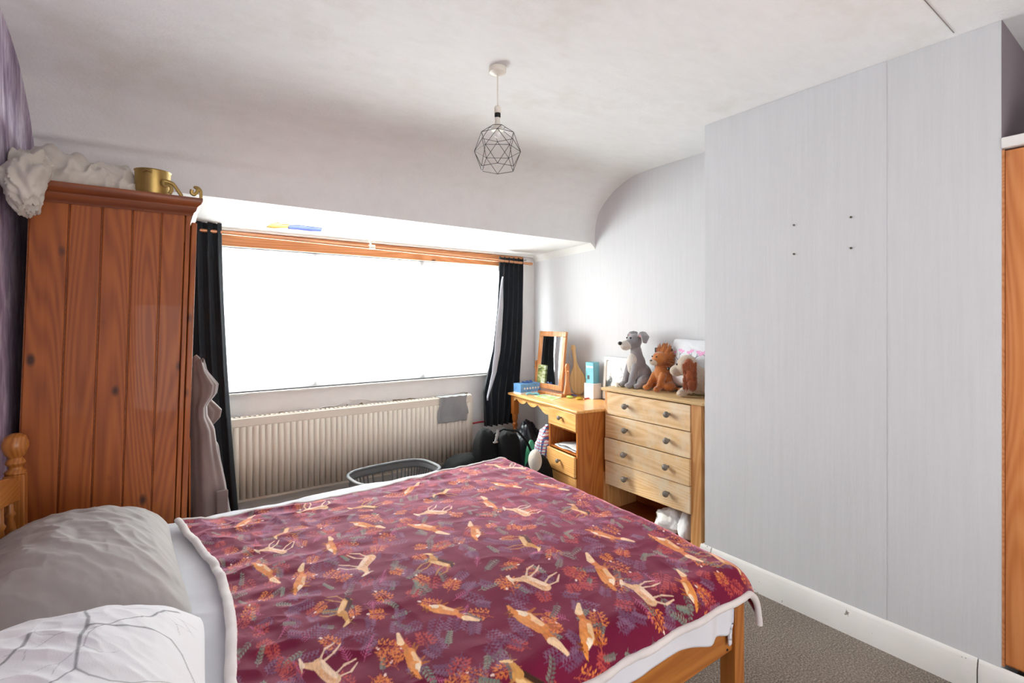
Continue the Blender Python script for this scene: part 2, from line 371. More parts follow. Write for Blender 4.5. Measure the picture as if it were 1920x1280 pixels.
# cupboard in the right recess
dr = struct(bx(2.437, 2.457, -1.0, .424, .125, 1.944).build('door_1', 'door'), 'knotty pine cupboard door beside the chimney breast')
for i in range(11):
    y1 = .4185-i*.128
    bx(2.423, 2.437, y1-.1265, y1, .135, 1.94).build('plank', 'door', dr, origin=(2.43, y1-.06, 1), bevel=.0015)
struct(bx(2.419, 2.436, .4195, .4262, .125, 1.944).build('trim_5', 'board'), 'thin pine edge strip of the cupboard')
M['mauve'] = paper('mauve recess shade', '#857a80', False)
bx(2.4135, XR, .4245, .4263, 1.986, ZC).build('recess_shade_panel', 'mauve', br)  # added panel: shade of the unlit recess painted in mauve grey
struct(bx(2.405, XR, -1.0, .4262, 1.948, 1.985).build('trim_6', 'white', bevel=.004), 'white shelf over the pine cupboard')
o = MB().ball((2.60, .24, 2.035), (.16, .15, .05), 20, 12).build('black_holdall', 'black', smooth=True, origin=(2.6, .24, 1.985))
for v in o.data.vertices: v.co.z = max(v.co.z, .0) + .006*mnoise.noise(v.co*30)
tag(o, 'flat black bag lying on the white shelf above the cupboard', 'bag')
bx(2.797, XR, .05, .35, 2.2, 2.21).build('crack', 'dark_in', wr)

# ------------------------------------------------------------------ window
wd = struct(MB().box(WX0, WX1, YW+.06, YW+.12, WZ0, WZ0+.05).box(WX0, WX1, YW+.06, YW+.12, WZ1-.05, WZ1).box(WX0, WX0+.05, YW+.06, YW+.12, WZ0, WZ1).box(WX1-.05, WX1, YW+.06, YW+.12, WZ0, WZ1)
    .box(.85, .90, YW+.06, YW+.12, WZ0, WZ1).box(1.68, 1.73, YW+.06, YW+.12, WZ0, WZ1).build('window_1', 'white', bevel=.004), 'wide three-pane window with white frame')
for a, b in ((WX0+.05, .85), (.90, 1.68), (1.73, WX1-.05)):
    bx(a, b, YW+.085, YW+.091, WZ0+.05, WZ1-.05).build('pane', 'glass', wd)
bx(WX0-.05, WX1+.05, YW-.012, YW+.06, WZ0-.014, WZ0).build('window_sill', 'white', wd, bevel=.003)
vo = MB().grid(lambda u, v: Vector((WX0+.01+(WX1-WX0-.02)*u, YW+.03+.008*math.sin(u*150+2*math.sin(u*21))*(.4+.6*v), WZ0+.004+(WZ1-WZ0-.012)*v)), 420, 6)
tag(vo.build('net_curtain', 'voile', smooth=True, origin=(1.3, YW+.03, WZ0)), 'sheer white net curtain covering the whole window, glowing with daylight', 'curtain')
struct(bx(WX0-.12, 2.66, YW-.02, YW-.001, WZ1-.004, 1.904).build('trim_7', 'board', bevel=.002), 'knotty pine pelmet board above the window')
# copper pipe curtain rail
cr = thing('curtain_rail', 'copper pipe curtain rail running in front of the pine pelmet board', 'curtain rail', (1.35, 3.46, 1.85))
RA, RB = Vector((-.02, 3.46, 1.877)), Vector((2.655, 3.46, 1.831))
MB().tube([RA, RB], .0115, 14).build('pipe', 'copper', cr, smooth=True)
MB().tube([RB-Vector((.012, 0, 0)), RB+Vector((.01, 0, 0))], .0125, 14).build('end_cap', 'copper', cr, smooth=True)
jp = at_y(697, 463, 3.46)
MB().tube([jp-Vector((.022, 0, 0)), jp+Vector((.022, 0, 0))], .0165, 14).build('pipe_joint', 'cream', cr, smooth=True)
MB().tube([jp, jp+Vector((-.004, .03, .04)), jp+Vector((-.006, .05, .06)), jp+Vector((-.006, .125, .062))], .006, 8).build('bracket', 'cream', cr, smooth=True)
for xx in (.17, 2.60):
    MB().tube([(xx, 3.46, 1.86), (xx, 3.49, 1.86), (xx, YW-.02, 1.86)], .006, 8).build('bracket', 'steel', cr, smooth=True)
# curtains
def curtain(name, label, fx, ztop, zbot, folds, y0, amp, lining=None):
    t = thing(name, label, 'curtain', ((fx(0)[0]+fx(0)[1])/2, y0, zbot))
    def fn(u, v):
        a, b = fx(v); z = ztop+(zbot-ztop)*v + (.006*math.sin(u*folds*2*PI+1) if v < .01 else 0)
        ph = u*folds*2*PI
        y = y0 + amp*math.sin(ph+.5*math.sin(v*4))*(.75+.5*v) + .006*mnoise.noise(Vector((u*8, v*6, 2)))
        return Vector((a+(b-a)*u+.006*math.sin(ph*2+1), y, z))
    MB().grid(fn, 140, 50).build('drape', 'curtain', t, smooth=True, solid=.004)
    if lining:
        MB().grid(lining, 12, 40).build('lining', 'lining', t, smooth=True, solid=.003)
    return t
def lerp(a, b, t): return a+(b-a)*t
curtain('curtain', 'dark navy curtain hanging beside the wardrobe at the window', lambda v: (.03, lerp(.292, .385, v**1.5)), 1.925, .10, 5, 3.455, .020)
def pw(pts, v):
    for (a, p), (b, q) in zip(pts, pts[1:]):
        if v <= b: return p+(q-p)*(v-a)/(b-a)
    return pts[-1][1]
RL = [(0, 2.335), (.3, 2.315), (.55, 2.27), (.8, 2.175), (1, 2.19)]; RR = [(0, 2.575), (.5, 2.56), (.8, 2.53), (1, 2.46)]
def lin_fn(u, v):
    a = pw(RL, .12+.7*v)-.028*math.sin(min(1, v*1.3)*PI)**.7 - .004; b = a+.05*(1-abs(2*v-1)**2)+.012
    return Vector((a+(b-a)*u, 3.425-.012*math.sin(u*PI), 1.70-1.02*v))
curtain('curtain', 'dark navy curtain with pale lining turned out, hanging behind the dressing table', lambda v: (pw(RL, v), pw(RR, v)), 1.872, .455, 5, 3.47, .026, lin_fn)
# tape left on the soffit
def strip(name, pts, z, mat, label, cat):
    ws = [at_z(px, py, z) for px, py in pts]; m = MB(); m.prism([(p.x, p.y) for p in ws], lambda a, b, t: Vector((a, b, t - (b-2.82)*.0346)), 1.9425, 1.9448)
    c = sum(ws, Vector())/len(ws); return tag(m.build(name, mat, origin=(c.x, c.y, 1.93)), label, cat)
strip('tape', [(500, 424), (508, 419), (522, 417), (530, 420), (542, 420), (543, 426), (528, 425), (515, 426)], 1.929, 'yellowtape', 'torn yellow and black tape stuck on the white soffit', 'tape')
strip('tape', [(540, 422), (560, 422), (604, 427), (602, 432), (580, 431), (552, 428), (540, 427)], 1.929, 'bluetape', 'torn blue tape stuck on the white soffit above the window', 'tape')
# torn wallpaper under the sill
def patch(pts, mat='plaster', name='torn_patch', y=YW-.0015, th=.003):
    ws = [at_y(px, py, YW) for px, py in pts]; m = MB(); m.prism([(p.x, p.z) for p in ws], lambda a, b, t: Vector((a, t, b)), y, y+th); return m.build(name, mat, ww)
patch([(516, 778), (524, 772), (545, 771), (543, 778)]); patch([(649, 765), (650, 757), (655, 762), (668, 761), (678, 754), (686, 762), (700, 760), (700, 766)])
patch([(736, 749), (760, 748), (768, 746), (788, 747), (786, 752), (764, 753), (737, 757)]); patch([(856, 741), (868, 737), (877, 736), (876, 742)])
patch([(706, 758), (709, 756), (711, 762)]); 
for a, b in (((430, 782), (560, 774)), ((560, 774), (648, 755)), ((655, 748), (735, 752)), ((790, 748), (876, 734))):
    pa, pb = at_y(*a, YW), at_y(*b, YW)
    MB().tube([lerp(pa, pb, k/8)+Vector((0, -.003, .006*math.sin(k*1.7+pa.x*9))) for k in range(9)], .0035, 6).build('paper_fold', 'under', ww, smooth=True)
# wall plugs
for i, (px, py) in enumerate(((1489, 422), (1596, 407), (1489, 476), (1596, 465))):
    p = at_x(px, py, 2.408)
    o = MB().lathe([(.004, 0), (.0048, .001), (.0048, .006), (.003, .0062), (.0025, .002)], (p.x+.002, p.y, p.z), (-1, 0, 0), 12).build('wall_plug', 'knob', origin=p)
    tag(o, ('brown wall plug in the breast, upper left of the four', 'brown wall plug in the breast, upper right of the four', 'brown wall plug in the breast, lower left of the four', 'brown wall plug in the breast, lower right of the four')[i], 'wall plug', 'wall plugs in the chimney breast')
# ------------------------------------------------------------------ radiator
rd = thing('radiator', 'long cream ribbed panel radiator on the wall under the window', 'radiator', (1.18, 3.54, .2))
X0, X1, Z0, Z1, YF = .30, 2.075, .20, .728, 3.50
n = 47; pt = []
pitch = (X1-X0-.04)/n
for i in range(n):
    x = X0+.02+i*pitch
    pt += [(x, YF), (x+pitch*.18, YF), (x+pitch*.3, YF-.009), (x+pitch*.82, YF-.009), (x+pitch*.94, YF)]
pt = [(X0, YF)]+pt+[(X1, YF)]
m = MB(); m.add([Vector((x, y, z)) for z in (Z0+.02, Z1-.055) for x, y in pt], [(i, i+1, len(pt)+i+1, len(pt)+i) for i in range(len(pt)-1)])
m.build('ribbed_panel', 'rad', rd, solid=-.006)
MB().box(X0, X1, YF-.004, YF+.012, Z1-.056, Z1-.004).box(X0, X1, YF-.004, YF+.012, Z0, Z0+.022).build('flat_band', 'rad', rd, bevel=.003)
gm = MB()
for i in range(60): gm.box(X0+.02+i*.029, X0+.034+i*.029, YF+.012, 3.56, Z1-.006, Z1)
gm.box(X0, X1, YF+.008, YF+.016, Z1-.01, Z1).box(X0, X1, 3.556, 3.562, Z1-.02, Z1).build('top_grille', 'rad', rd)
MB().box(X0-.006, X0, YF-.003, 3.562, Z0, Z1).build('side_panel', 'rad', rd, bevel=.002); MB().box(X1, X1+.006, YF-.003, 3.562, Z0, Z1-.03).build('side_panel', 'rad', rd, bevel=.002)
MB().box(X0, X1, 3.562, 3.57, Z0, Z1-.02).build('back_panel', 'rad', rd)
MB().lathe([(.014, 0), (.018, .006), (.018, .03), (.012, .036)], (X1-.02, 3.515, Z1-.03), (0, 0, 1), 14).build('bleed_cap', 'cream', rd, smooth=True)
MB().tube([(X1-.03, 3.53, Z0), (X1-.03, 3.53, .01)], .0075, 10).build('pipe', 'cream', rd); MB().tube([(X0+.06, 3.53, Z0), (X0+.06, 3.53, .01)], .0075, 10).build('pipe', 'cream', rd)
for xx in (.5, 1.9): MB().box(xx, xx+.03, 3.566, YW, .3, .66).build('bracket', 'cream', rd)
p = at_y(896, 801, 3.57)
tag(MB().tube([(2.09, 3.575, .47), (2.2, 3.575, .475), (2.30, 3.575, .47)], .007, 8).build('red_pipe', 'red', smooth=True, origin=(2.1, 3.575, .47)), 'short red pipe on the wall right of the radiator', 'pipe')
# towel over the radiator
def towel(u, v):
    x = lerp(1.765, 2.02, u) + .012*math.sin(v*6+u*2); L = .10+.155
    s = v*(L+.07); zt = Z1+.006
    if s < .07: y = 3.56-s*.9; z = zt
    else: y = 3.483-.003*math.sin(u*9); z = zt-(s-.07)*(.8 if u < .93 else .6)
    y -= .005*max(0, math.sin(u*14+v*2)); z += .002*math.sin(u*20)
    return Vector((x, y-.002, z))
tag(MB().grid(towel, 40, 40).build('towel', 'grey_towel', smooth=True, origin=(1.9, 3.5, .72), solid=.005), 'small grey towel folded over the right end of the radiator', 'towel')

# ------------------------------------------------------------------ wardrobe (racked slightly)
SH = lambda z: .030*(z-.9)
wt = thing('wardrobe', 'tall stained pine wardrobe with tongue-and-groove side and moulded cornice', 'wardrobe', (-.15, 2.75, 0))
def shear(mb):
    mb.v = [Vector((p.x+SH(p.z), p.y, p.z)) for p in mb.v]; return mb
WY0, WY1 = 2.35, 3.17
gx = [-.398, -.294, -.2026, -.114, -.025, .052]
for i in range(5):
    a, b = gx[i]+.0015, gx[i+1]-.0015
    zc = 1.0+i*.013
    o = shear(bx(a, b, WY0, WY0+.016, .06, 1.765)).build('plank', 'ward', wt, origin=((a+b)/2+.15, WY0-2.75, zc), bevel=.004, seg=2)
    # narrow bead beside each joint
    shear(bx(a-.0025, a+.0005, WY0+.004, WY0+.014, .06, 1.765)).build('groove', 'ward_h', wt)
shear(bx(.053, .069, WY0-.001, WY0+.03, .04, 1.765)).build('corner_stile', 'ward', wt, bevel=.003)
shear(bx(-.398, .065, WY1-.018, WY1, .06, 1.765)).build('side_panel', 'ward', wt)
shear(bx(-.398, -.385, WY0+.016, WY1-.018, .06, 1.765)).build('back_panel', 'ward', wt)
shear(bx(-.38, .065, WY0+.016, WY1-.018, .06, .085)).build('floor_panel', 'ward', wt)
shear(bx(-.39, .07, WY0-.004, WY1+.004, 0, .06)).build('plinth', 'ward_h', wt)
d1 = shear(bx(.072, .092, WY0+.008, 2.757, .09, 1.735)).build('door', 'ward', wt, bevel=.004)
MB().ball((.112, 2.72, 1.0), .018).build('knob', 'ward', d1, smooth=True)
MB().box(.0915, .098, 2.44, 2.68, .2, .85).build('raised_panel', 'ward', d1, bevel=.004)
d2 = shear(bx(.072, .092, 2.761, WY1-.008, .09, 1.735)).build('door', 'ward', wt, bevel=.004)
MB().ball((.112, 2.80, 1.0), .018).build('knob', 'ward', d2, smooth=True)
# cornice: profile swept round the side and the front
cpf = [(0, 0), (.006, .0), (.010, .012), (.018, .020), (.022, .034), (.034, .044), (.040, .056), (.040, .068), (0, .068)]
zb = 1.758
def ring(o, z):
    zz = zb+z; s = SH(zz); return [Vector((-.395+s, WY0-o, zz)), Vector((.070+s+o*.9, WY0-o, zz)), Vector((.070+s+o*.9, WY1+o, zz)), Vector((-.395+s, WY1+o, zz))]
m = MB(); vs = []; 
for oo, zz in cpf: vs += ring(oo, zz)
k = len(cpf); fs = [(i*4+j, i*4+j+1, (i+1)*4+j+1, (i+1)*4+j) for i in range(k-1) for j in range(3)]
fs += [tuple(i*4 for i in range(k)), tuple(i*4+3 for i in range(k))[::-1], ((k-1)*4, (k-1)*4+1, (k-1)*4+2, (k-1)*4+3), (0, 3, 2, 1)]
m.add(vs, fs).build('cornice', 'ward_h', wt)
ZT = 1.827
# things on the wardrobe
def crumple(name, mat, c, r, label, cat, seed=0, amp=.35, fl=True, n=64, m=40, freq=1.6, **kw):
    c = Vector(c); mb = MB().ball((0, 0, 0), 1, n, m); out = []
    for p in mb.v:
        d = p.normalized(); q = d*freq + Vector((seed*3.1, seed, -seed))
        a = mnoise.noise(q)*.9; rg = 1-abs(mnoise.noise(q*2.3))*2.4; a += rg*.28 + mnoise.noise(q*5)*.12
        k = 1+amp*a; p2 = Vector((d.x*r[0]*k, d.y*r[1]*k, d.z*r[2]*k+ (0)))
        if fl: p2.z = max(p2.z, -r[2]*.55)
        out.append(c+p2+Vector((0, 0, r[2]*.55 if fl else 0)))
    mb.v = out; o = mb.build(name, mat, smooth=True, origin=c, **kw); return tag(o, label, cat)
# dust sheet: lies along the top and slumps over the back left corner
def sheet(u, v):
    x = lerp(-.415, -.075, u); a = v*PI
    w_ = .17*(1-.35*u)*(.9+.2*mnoise.noise(Vector((u*3, 1, 2))))
    h = (.135-.055*u)*(1+.5*mnoise.noise(Vector((u*6, v*3, 7))))*math.sin(min(1, (1-u)*6+.15)*PI/2)*math.sin(min(1, u*9+.5)*PI/2)
    q = Vector((u*7, v*5, 3)); rg = (1-abs(mnoise.noise(q))*2.2)*.018 + (1-abs(mnoise.noise(Vector((u*4+v*9, v*3, 8))))*2.6)*.012
    y = 2.49-(w_+rg)*math.cos(a); z = ZT+.003+(h+rg)*max(0, math.sin(a))**.8
    return Vector((x+.02*mnoise.noise(q*.7), y, z))
ds = thing('dust_sheet', 'crumpled off-white sheet bundled on top of the wardrobe and slumping over its left end', 'sheet', (-.25, 2.5, ZT))
MB().grid(sheet, 90, 50).build('bundle', 'cloth', ds, smooth=True)
lob = MB().ball((0, 0, 0), 1, 60, 40); out = []
for p in lob.v:
    d = p.normalized(); q = d*1.8+Vector((4, 1, 2)); k = 1+.3*mnoise.noise(q)+.2*(1-2.6*abs(mnoise.noise(Vector((q.x*1.1+q.z*1.2, q.y*2.2, q.z*.5)))))
    p2 = Vector((d.x*.05*k, d.y*.075*k, d.z*.098*k)); tz = max(0, p2.z); out.append(Vector((-.368+p2.x+tz*.25, 2.255+p2.y+tz*.2, 1.80+p2.z)))
lob.v = out; lob.build('hanging_fold', 'cloth', ds, smooth=True)
# brass pan and scroll
bp = at_y(287, 362, 2.42); pr = .058
pn = thing('brass_pan', 'open aged brass pan standing on the wardrobe top', 'pan', (bp.x, 2.392, ZT))
MB().lathe([(0, 0), (pr*.96, 0), (pr, .006), (pr, .092), (pr+.003, .096), (pr-.003, .097), (pr-.004, .01), (0, .006)], (bp.x, 2.392, ZT), n=32).build('bowl', 'brass', pn, smooth=True)
MB().tube([(bp.x-.03, 2.392-pr*.85, ZT+.08), (bp.x-.02, 2.392-pr-.012, ZT+.084), (bp.x-.002, 2.392-pr-.01, ZT+.08)], .004, 8).build('lug', 'brass', pn, smooth=True)
MB().tube([(bp.x-pr*.9, 2.40, ZT+.02), (bp.x-pr-.02, 2.39, ZT+.028), (bp.x-pr-.045, 2.385, ZT+.05)], .004, 8).build('lug', 'brass', pn, smooth=True)
def scroll(pts, label):
    ws = [at_y(px, py, 2.325) for px, py in pts]; ws = [Vector((p.x, 2.325+.002*i, p.z)) for i, p in enumerate(ws)]
    fine = []
    for i in range(len(ws)-1):
        p0, p1, p2, p3 = ws[max(0, i-1)], ws[i], ws[i+1], ws[min(len(ws)-1, i+2)]
        for k in range(5):
            t = k/5; fine.append(.5*((2*p1)+(p2-p0)*t+(2*p0-5*p1+4*p2-p3)*t*t+(3*p1-p0-3*p2+p3)*t**3))
    fine.append(ws[-1]); lo = min(p.z for p in fine); fine = [p+Vector((0, 0, ZT+.0045-lo)) for p in fine]
    o = MB().tube(fine, .0042, 10, flat=1.6).build('brass_scroll', 'brass', smooth=True, origin=(fine[0].x, 2.36, ZT)); return tag(o, label, 'scroll')
scroll([(318, 366), (322, 358), (318, 350), (308, 350), (306, 342), (314, 342), (324, 346), (332, 356), (341, 369)], 'curled brass scroll handle lying against the brass pan')
scroll([(360, 358), (359, 364), (364, 367), (369, 363), (371, 357), (366, 353), (372, 354), (377, 360), (377, 373)], 'brass hook-shaped scroll at the right front corner of the wardrobe top')

# ------------------------------------------------------------------ dressing gown hung on the wardrobe door
gw = thing('dressing_gown', 'taupe fleece dressing gown hanging from the front of the wardrobe', 'dressing gown', (.17, 2.56, .3))
GO = [(0, .148), (.05, .160), (.115, .200), (.16, .193), (.21, .158), (.26, .160), (.32, .185), (.42, .195), (.55, .215), (.78, .245), (1, .26)]
def gown(y0, y1, off, z0, z1, seed):
    def fn(u, v):
        z = lerp(z1, z0, v); out = pw(GO, v)-off; a = u*2*PI
        cx = (.103+SH(z)*.8+out)/2; rx = max(.008, (out-(.102+SH(z)*.8))/2); cy = (y0+y1)/2; ry = (y1-y0)/2*(.45+.55*min(1, v*3))
        f = 1+.09*math.sin(a*4+v*4+seed)+.03*math.sin(a*9-v*3)
        return Vector((cx+rx*math.cos(a)*f, cy+ry*math.sin(a)*f, z+.01*math.sin(a*3)*(v < .03)))
    return MB().grid(fn, 120, 70)
g = gown(2.44, 2.57, .0, .25, 1.17, 0); g.build('front_fold', 'robe', gw, smooth=True)
g = gown(2.53, 2.72, -.022, .28, 1.02, 2); g.build('back_fold', 'robe', gw, smooth=True)
MB().tube([at_y(364, 668, 2.5)+Vector((0, 0, 0)), at_y(368, 672, 2.5), at_y(366, 682, 2.5), at_y(362, 690, 2.5)], [.012, .016, .014, .012], 10).build('collar', 'robe', gw, smooth=True)
MB().box(.19, .232, 2.425, 2.436, .48, .62).build('pocket', 'robe', gw, bevel=.004)

# ------------------------------------------------------------------ bed
bd = thing('bed', 'double pine bed with turned posts under the burgundy throw', 'bed', (.5, 1.53, 0))
BY0, BY1 = .85, 2.20; BXF = 1.43; BXH = -.385
def post(x, y, h, head=False):
    w_ = .025; sq = h-(.13 if head else .085)
    m = MB().box(x-w_, x+w_, y-w_, y+w_, 0, sq)
    t = h-sq
    if head: pf = [(.025, 0), (.027, .008), (.017, .018), (.016, .024), (.025, .036), (.021, .046), (.016, .052), (.026, .066), (.032, .085), (.032, .10), (.025, .12), (.012, .129), (0, .13)]
    else: pf = [(.025, 0), (.024, .006), (.018, .014), (.022, .024), (.022, .03), (.017, .038), (.019, .06), (.018, .08), (.01, .085), (0, .085)]
    m.lathe(pf, (x, y, sq), n=20); return m.build('post', 'bed_z', bd, bevel=.002)
post(BXF, BY0, .565); post(BXF, BY1-.02, .565); post(BXH+.005, BY0, .985, True); post(BXH+.005, BY1, .985, True)
bx(BXH+.02, BXF-.02, BY0-.014, BY0+.014, .348, .448).build('side_rail', 'bed_x', bd, bevel=.004)
bx(BXH+.02, BXF-.02, BY1-.014, BY1+.014, .348, .448).build('side_rail', 'bed_x', bd, bevel=.004)
bx(BXF-.014, BXF+.014, BY0+.02, BY1-.04, .348, .448).build('foot_rail', 'bed_y', bd, bevel=.004)
for i in range(14): bx(BXH+.08+i*.125, BXH+.15+i*.125, BY0+.016, BY1-.016, .395, .413).build('slat', 'bed_y', bd, bevel=.002)
for z in (.36, .43):
    MB().tube([(BXF-.05, BY0-.0145, z), (BXF-.05, BY0-.0155, z)], .004, 10).build('bolt', 'blackwire', bd)
# headboard: arched top rail, lower rail, spindles
m = MB(); N = 24; top = []; bot = []
for i in range(N+1):
    t = i/N; y = lerp(BY0+.02, BY1-.02, t); a = math.sin(PI*min(1, max(0, (t-.0)/1)))
    top.append((y, .835+.10*a**.7)); bot.append((y, .775+.08*a))
m.prism(top+bot[::-1], lambda a, b, t: Vector((t, a, b)), BXH-.008, BXH+.02); m.build('top_rail', 'bed_y', bd, bevel=.003)
bx(BXH-.006, BXH+.018, BY0+.02, BY1-.02, .50, .56).build('lower_rail', 'bed_y', bd, bevel=.003)
for i in range(11):
    y = lerp(BY0+.11, BY1-.075, i/10)
    MB().lathe([(.009, 0), (.009, .03), (.014, .05), (.009, .06), (.015, .11), (.016, .14), (.009, .19), (.014, .2), (.009, .21), (.008, .27)], (BXH+.006, y, .55), n=12).build('spindle', 'bed_z', bd, smooth=True)
tag(bx(BXH+.03, 1.375, BY0+.03, BY1-.03, .414, .565).build('mattress', 'mattress', bevel=.03, seg=4, origin=(.5, 1.52, .414)), 'white mattress lying on the bed slats', 'mattress')

# numpy noise
def fbm(X, Y, seed, octs=4, gain=.5):
    rs = np.random.RandomState(seed); out = np.zeros_like(X); amp = 1.; tot = 0
    for o_ in range(octs):
        T = rs.rand(64, 64); f = 2.0**o_; x = X*f; y = Y*f
        xi = np.floor(x).astype(int); yi = np.floor(y).astype(int); fx = x-xi; fy = y-yi; fx = fx*fx*(3-2*fx); fy = fy*fy*(3-2*fy)
        g = lambda a, b: T[a % 64, b % 64]
        out += amp*((g(xi, yi)*(1-fx)+g(xi+1, yi)*fx)*(1-fy)+(g(xi, yi+1)*(1-fx)+g(xi+1, yi+1)*fx)*fy); tot += amp; amp *= gain
    return out/tot
def ss(a, b, x): t = np.clip((x-a)/(b-a), 0, 1); return t*t*(3-2*t)
def fold(s, a, r):
    l = np.maximum(s-a, 0); th = np.minimum(l/r, PI/2); ext = np.maximum(l-r*PI/2, 0)
    return np.minimum(s, a)+r*np.sin(th), r*(1-np.cos(th))+ext
def Htop(x, y):
    h = .622 - .022*ss(1.25, .85, y)*1 - .012*ss(.9, 1.45, x)*ss(1.6, .9, y)
    h = h + .014*(fbm(x*2.2+3, y*2.2+1, 5, 3)-.5)
    return h
def npgrid(name, P, nu, nv, mat, parent=None, origin=(0, 0, 0), colors=None, solid=0):
    me = bpy.data.meshes.new(name); V = (P-np.array(origin)).reshape(-1, 3).astype(np.float32); nV = len(V)
    i, j = np.meshgrid(np.arange(nu-1), np.arange(nv-1), indexing='xy'); a = (j*nu+i).ravel()
    Fq = np.stack([a, a+1, a+nu+1, a+nu], 1).astype(np.int32); nF = len(Fq)
    me.vertices.add(nV); me.vertices.foreach_set('co', V.ravel()); me.loops.add(nF*4); me.loops.foreach_set('vertex_index', Fq.ravel())
    me.polygons.add(nF); me.polygons.foreach_set('loop_start', np.arange(0, nF*4, 4, dtype=np.int32)); me.polygons.foreach_set('loop_total', np.full(nF, 4, np.int32))
    me.update(calc_edges=True); me.shade_smooth(); me.materials.append(M[mat])
    if colors is not None:
        at = me.color_attributes.new('print', 'FLOAT_COLOR', 'POINT'); c4 = np.ones((nV, 4), np.float32); c4[:, :3] = colors.reshape(-1, 3); at.data.foreach_set('color', c4.ravel())
    o = bpy.data.objects.new(name, me); C.objects.link(o); o.parent = parent; o.location = origin if parent is None else Vector(origin)
    if parent is not None: o.location = Vector(origin)-parent.location
    WM[o.name] = Matrix.Translation(Vector(origin))
    if solid: md = o.modifiers.new('s', 'SOLIDIFY'); md.thickness = solid; md.offset = -1
    return o
# white duvet
nu, nv = 330, 300
A, B = np.meshgrid(np.linspace(0, 1, nu), np.linspace(0, 1, nv), indexing='xy')
s = -.33 + A*(1.36+.063+.12+.33); hang = .072+.014*np.sin(A*17)+.03*(fbm(A*9, A*0+2, 3, 3)-.5)*2 + .03*ss(.80, .94, A)-.045*ss(.7, .55, A)*0
t0 = .885-.055*PI/2-hang; t1 = 2.165+.05*PI/2+.2; t = t0 + B*(t1-t0)
x, dx = fold(s, 1.345, .045); yn, dn = fold(-t, -.885, .058); y = -yn; yf, df = fold(t, 2.165, .05); y = np.where(t > 1.5, yf, y)
drop = np.maximum(dx, dn*(t < 1.5)+df*(t > 1.5))+.02*(dx > .04)*(dn > .04)
wr_ = (1-np.abs(fbm(x*6+1, y*7, 9, 3)*2-1)*2)*.006
z = Htop(x, y)-.014-drop+wr_*.8*(dn < .01)
y = y - .007*np.sin(x*38+3*np.sin(x*9))*ss(.02, .12, dn)*(t < 1.5) + .01*np.sin(x*30)*ss(.02, .1, df)*(t > 1.5)
x = x - .03*ss(.03, .2, dn)*ss(1.3, 1.42, x)
z = z + .012*(fbm(x*9, y*5, 19, 2)-.5)*(t > 2.05) 
dv = tag(npgrid('duvet', np.stack([x, y, z], -1), nu, nv, 'duvet', origin=(.5, 1.5, .6), solid=.006), 'white duvet covering the bed and hanging below the throw', 'duvet')

# ---- printed throw
FOX = [(0.139, 1.649, 0.198, 1.484), (0.234, 1.366, 0.304, 1.518), (0.538, 1.171, 0.627, 1.049), (0.436, 0.939, 0.445, 1.066), (0.413, 1.532, 0.438, 1.671), (0.532, 1.785, 0.615, 1.66), (0.71, 1.653, 0.78, 1.487), (0.842, 1.375, 0.884, 1.486), (1.024, 1.549, 1.051, 1.704), (1.169, 1.833, 1.24, 1.716), (1.338, 1.73, 1.398, 1.58), (1.177, 1.247, 1.261, 1.112), (1.367, 1.123, 1.373, 0.931), (1.02, 0.928, 1.08, 1.105), (0.731, 1.054, 0.752, 0.858), (0.79, 0.80, 0.88, 0.935), (0.808, 1.958, 0.892, 2.03), (0.185, 1.981, 0.237, 2.046), (1.181, 0.80, 1.24, 0.90), (0.382, 0.83, 0.25, 0.85), (.57, .83, .50, .70), (1.44, 1.45, 1.5, 1.3)]
DEER = [(0.204, 1.734, 0.269, 1.666), (0.442, 1.388, 0.528, 1.479), (0.211, 1.118, 0.255, 1.017), (0.795, 1.711, 0.851, 1.647), (0.82, 1.138, 0.861, 1.04), (1.09, 1.547, 1.097, 1.448), (1.09, .97, 1.053, 0.83), (0.446, 2.029, 0.486, 2.014), (1.36, 1.98, 1.42, 1.90)]
DARK = [(0.299, 1.798, 0.329, 1.879), (0.311, 1.191, 0.382, 1.287), (0.638, 1.373, 0.701, 1.273), (0.599, 1.947, 0.666, 1.866), (0.916, 1.829, 0.997, 1.904), (0.941, 1.229, 0.972, 1.312), (1.278, 1.447, 1.307, 1.33), (1.335, 2.09, 1.332, 1.97), (0.60, 0.86, 0.655, 0.80), (1.42, .83, 1.46, .95)]
class Painter:
    def __init__(s, X, Y, base): s.X = X; s.Y = Y; s.c = base; s.xs = X[0]; s.ys = Y[:, 0]
    def cap(s, p, q, r0, r1, col, al=1.0, soft=.0012, grain=0):
        R = max(r0, r1)+soft; x0, x1 = min(p[0], q[0])-R, max(p[0], q[0])+R; y0, y1 = min(p[1], q[1])-R, max(p[1], q[1])+R
        i0, i1 = np.searchsorted(s.xs, (x0, x1)); j0, j1 = np.searchsorted(s.ys, (y0, y1))
        if i1 <= i0 or j1 <= j0: return
        X = s.X[j0:j1, i0:i1]; Y = s.Y[j0:j1, i0:i1]; dx, dy = q[0]-p[0], q[1]-p[1]; L = dx*dx+dy*dy+1e-12
        t = np.clip(((X-p[0])*dx+(Y-p[1])*dy)/L, 0, 1); d = np.hypot(X-p[0]-t*dx, Y-p[1]-t*dy)-(r0+(r1-r0)*t)
        a = (np.clip(.5-d/soft, 0, 1)*al)[..., None]; cc = np.array(col)
        if grain: cc = cc*(1+grain*(s.G[j0:j1, i0:i1, None]-.5)*2)
        s.c[j0:j1, i0:i1] = s.c[j0:j1, i0:i1]*(1-a)+cc*a
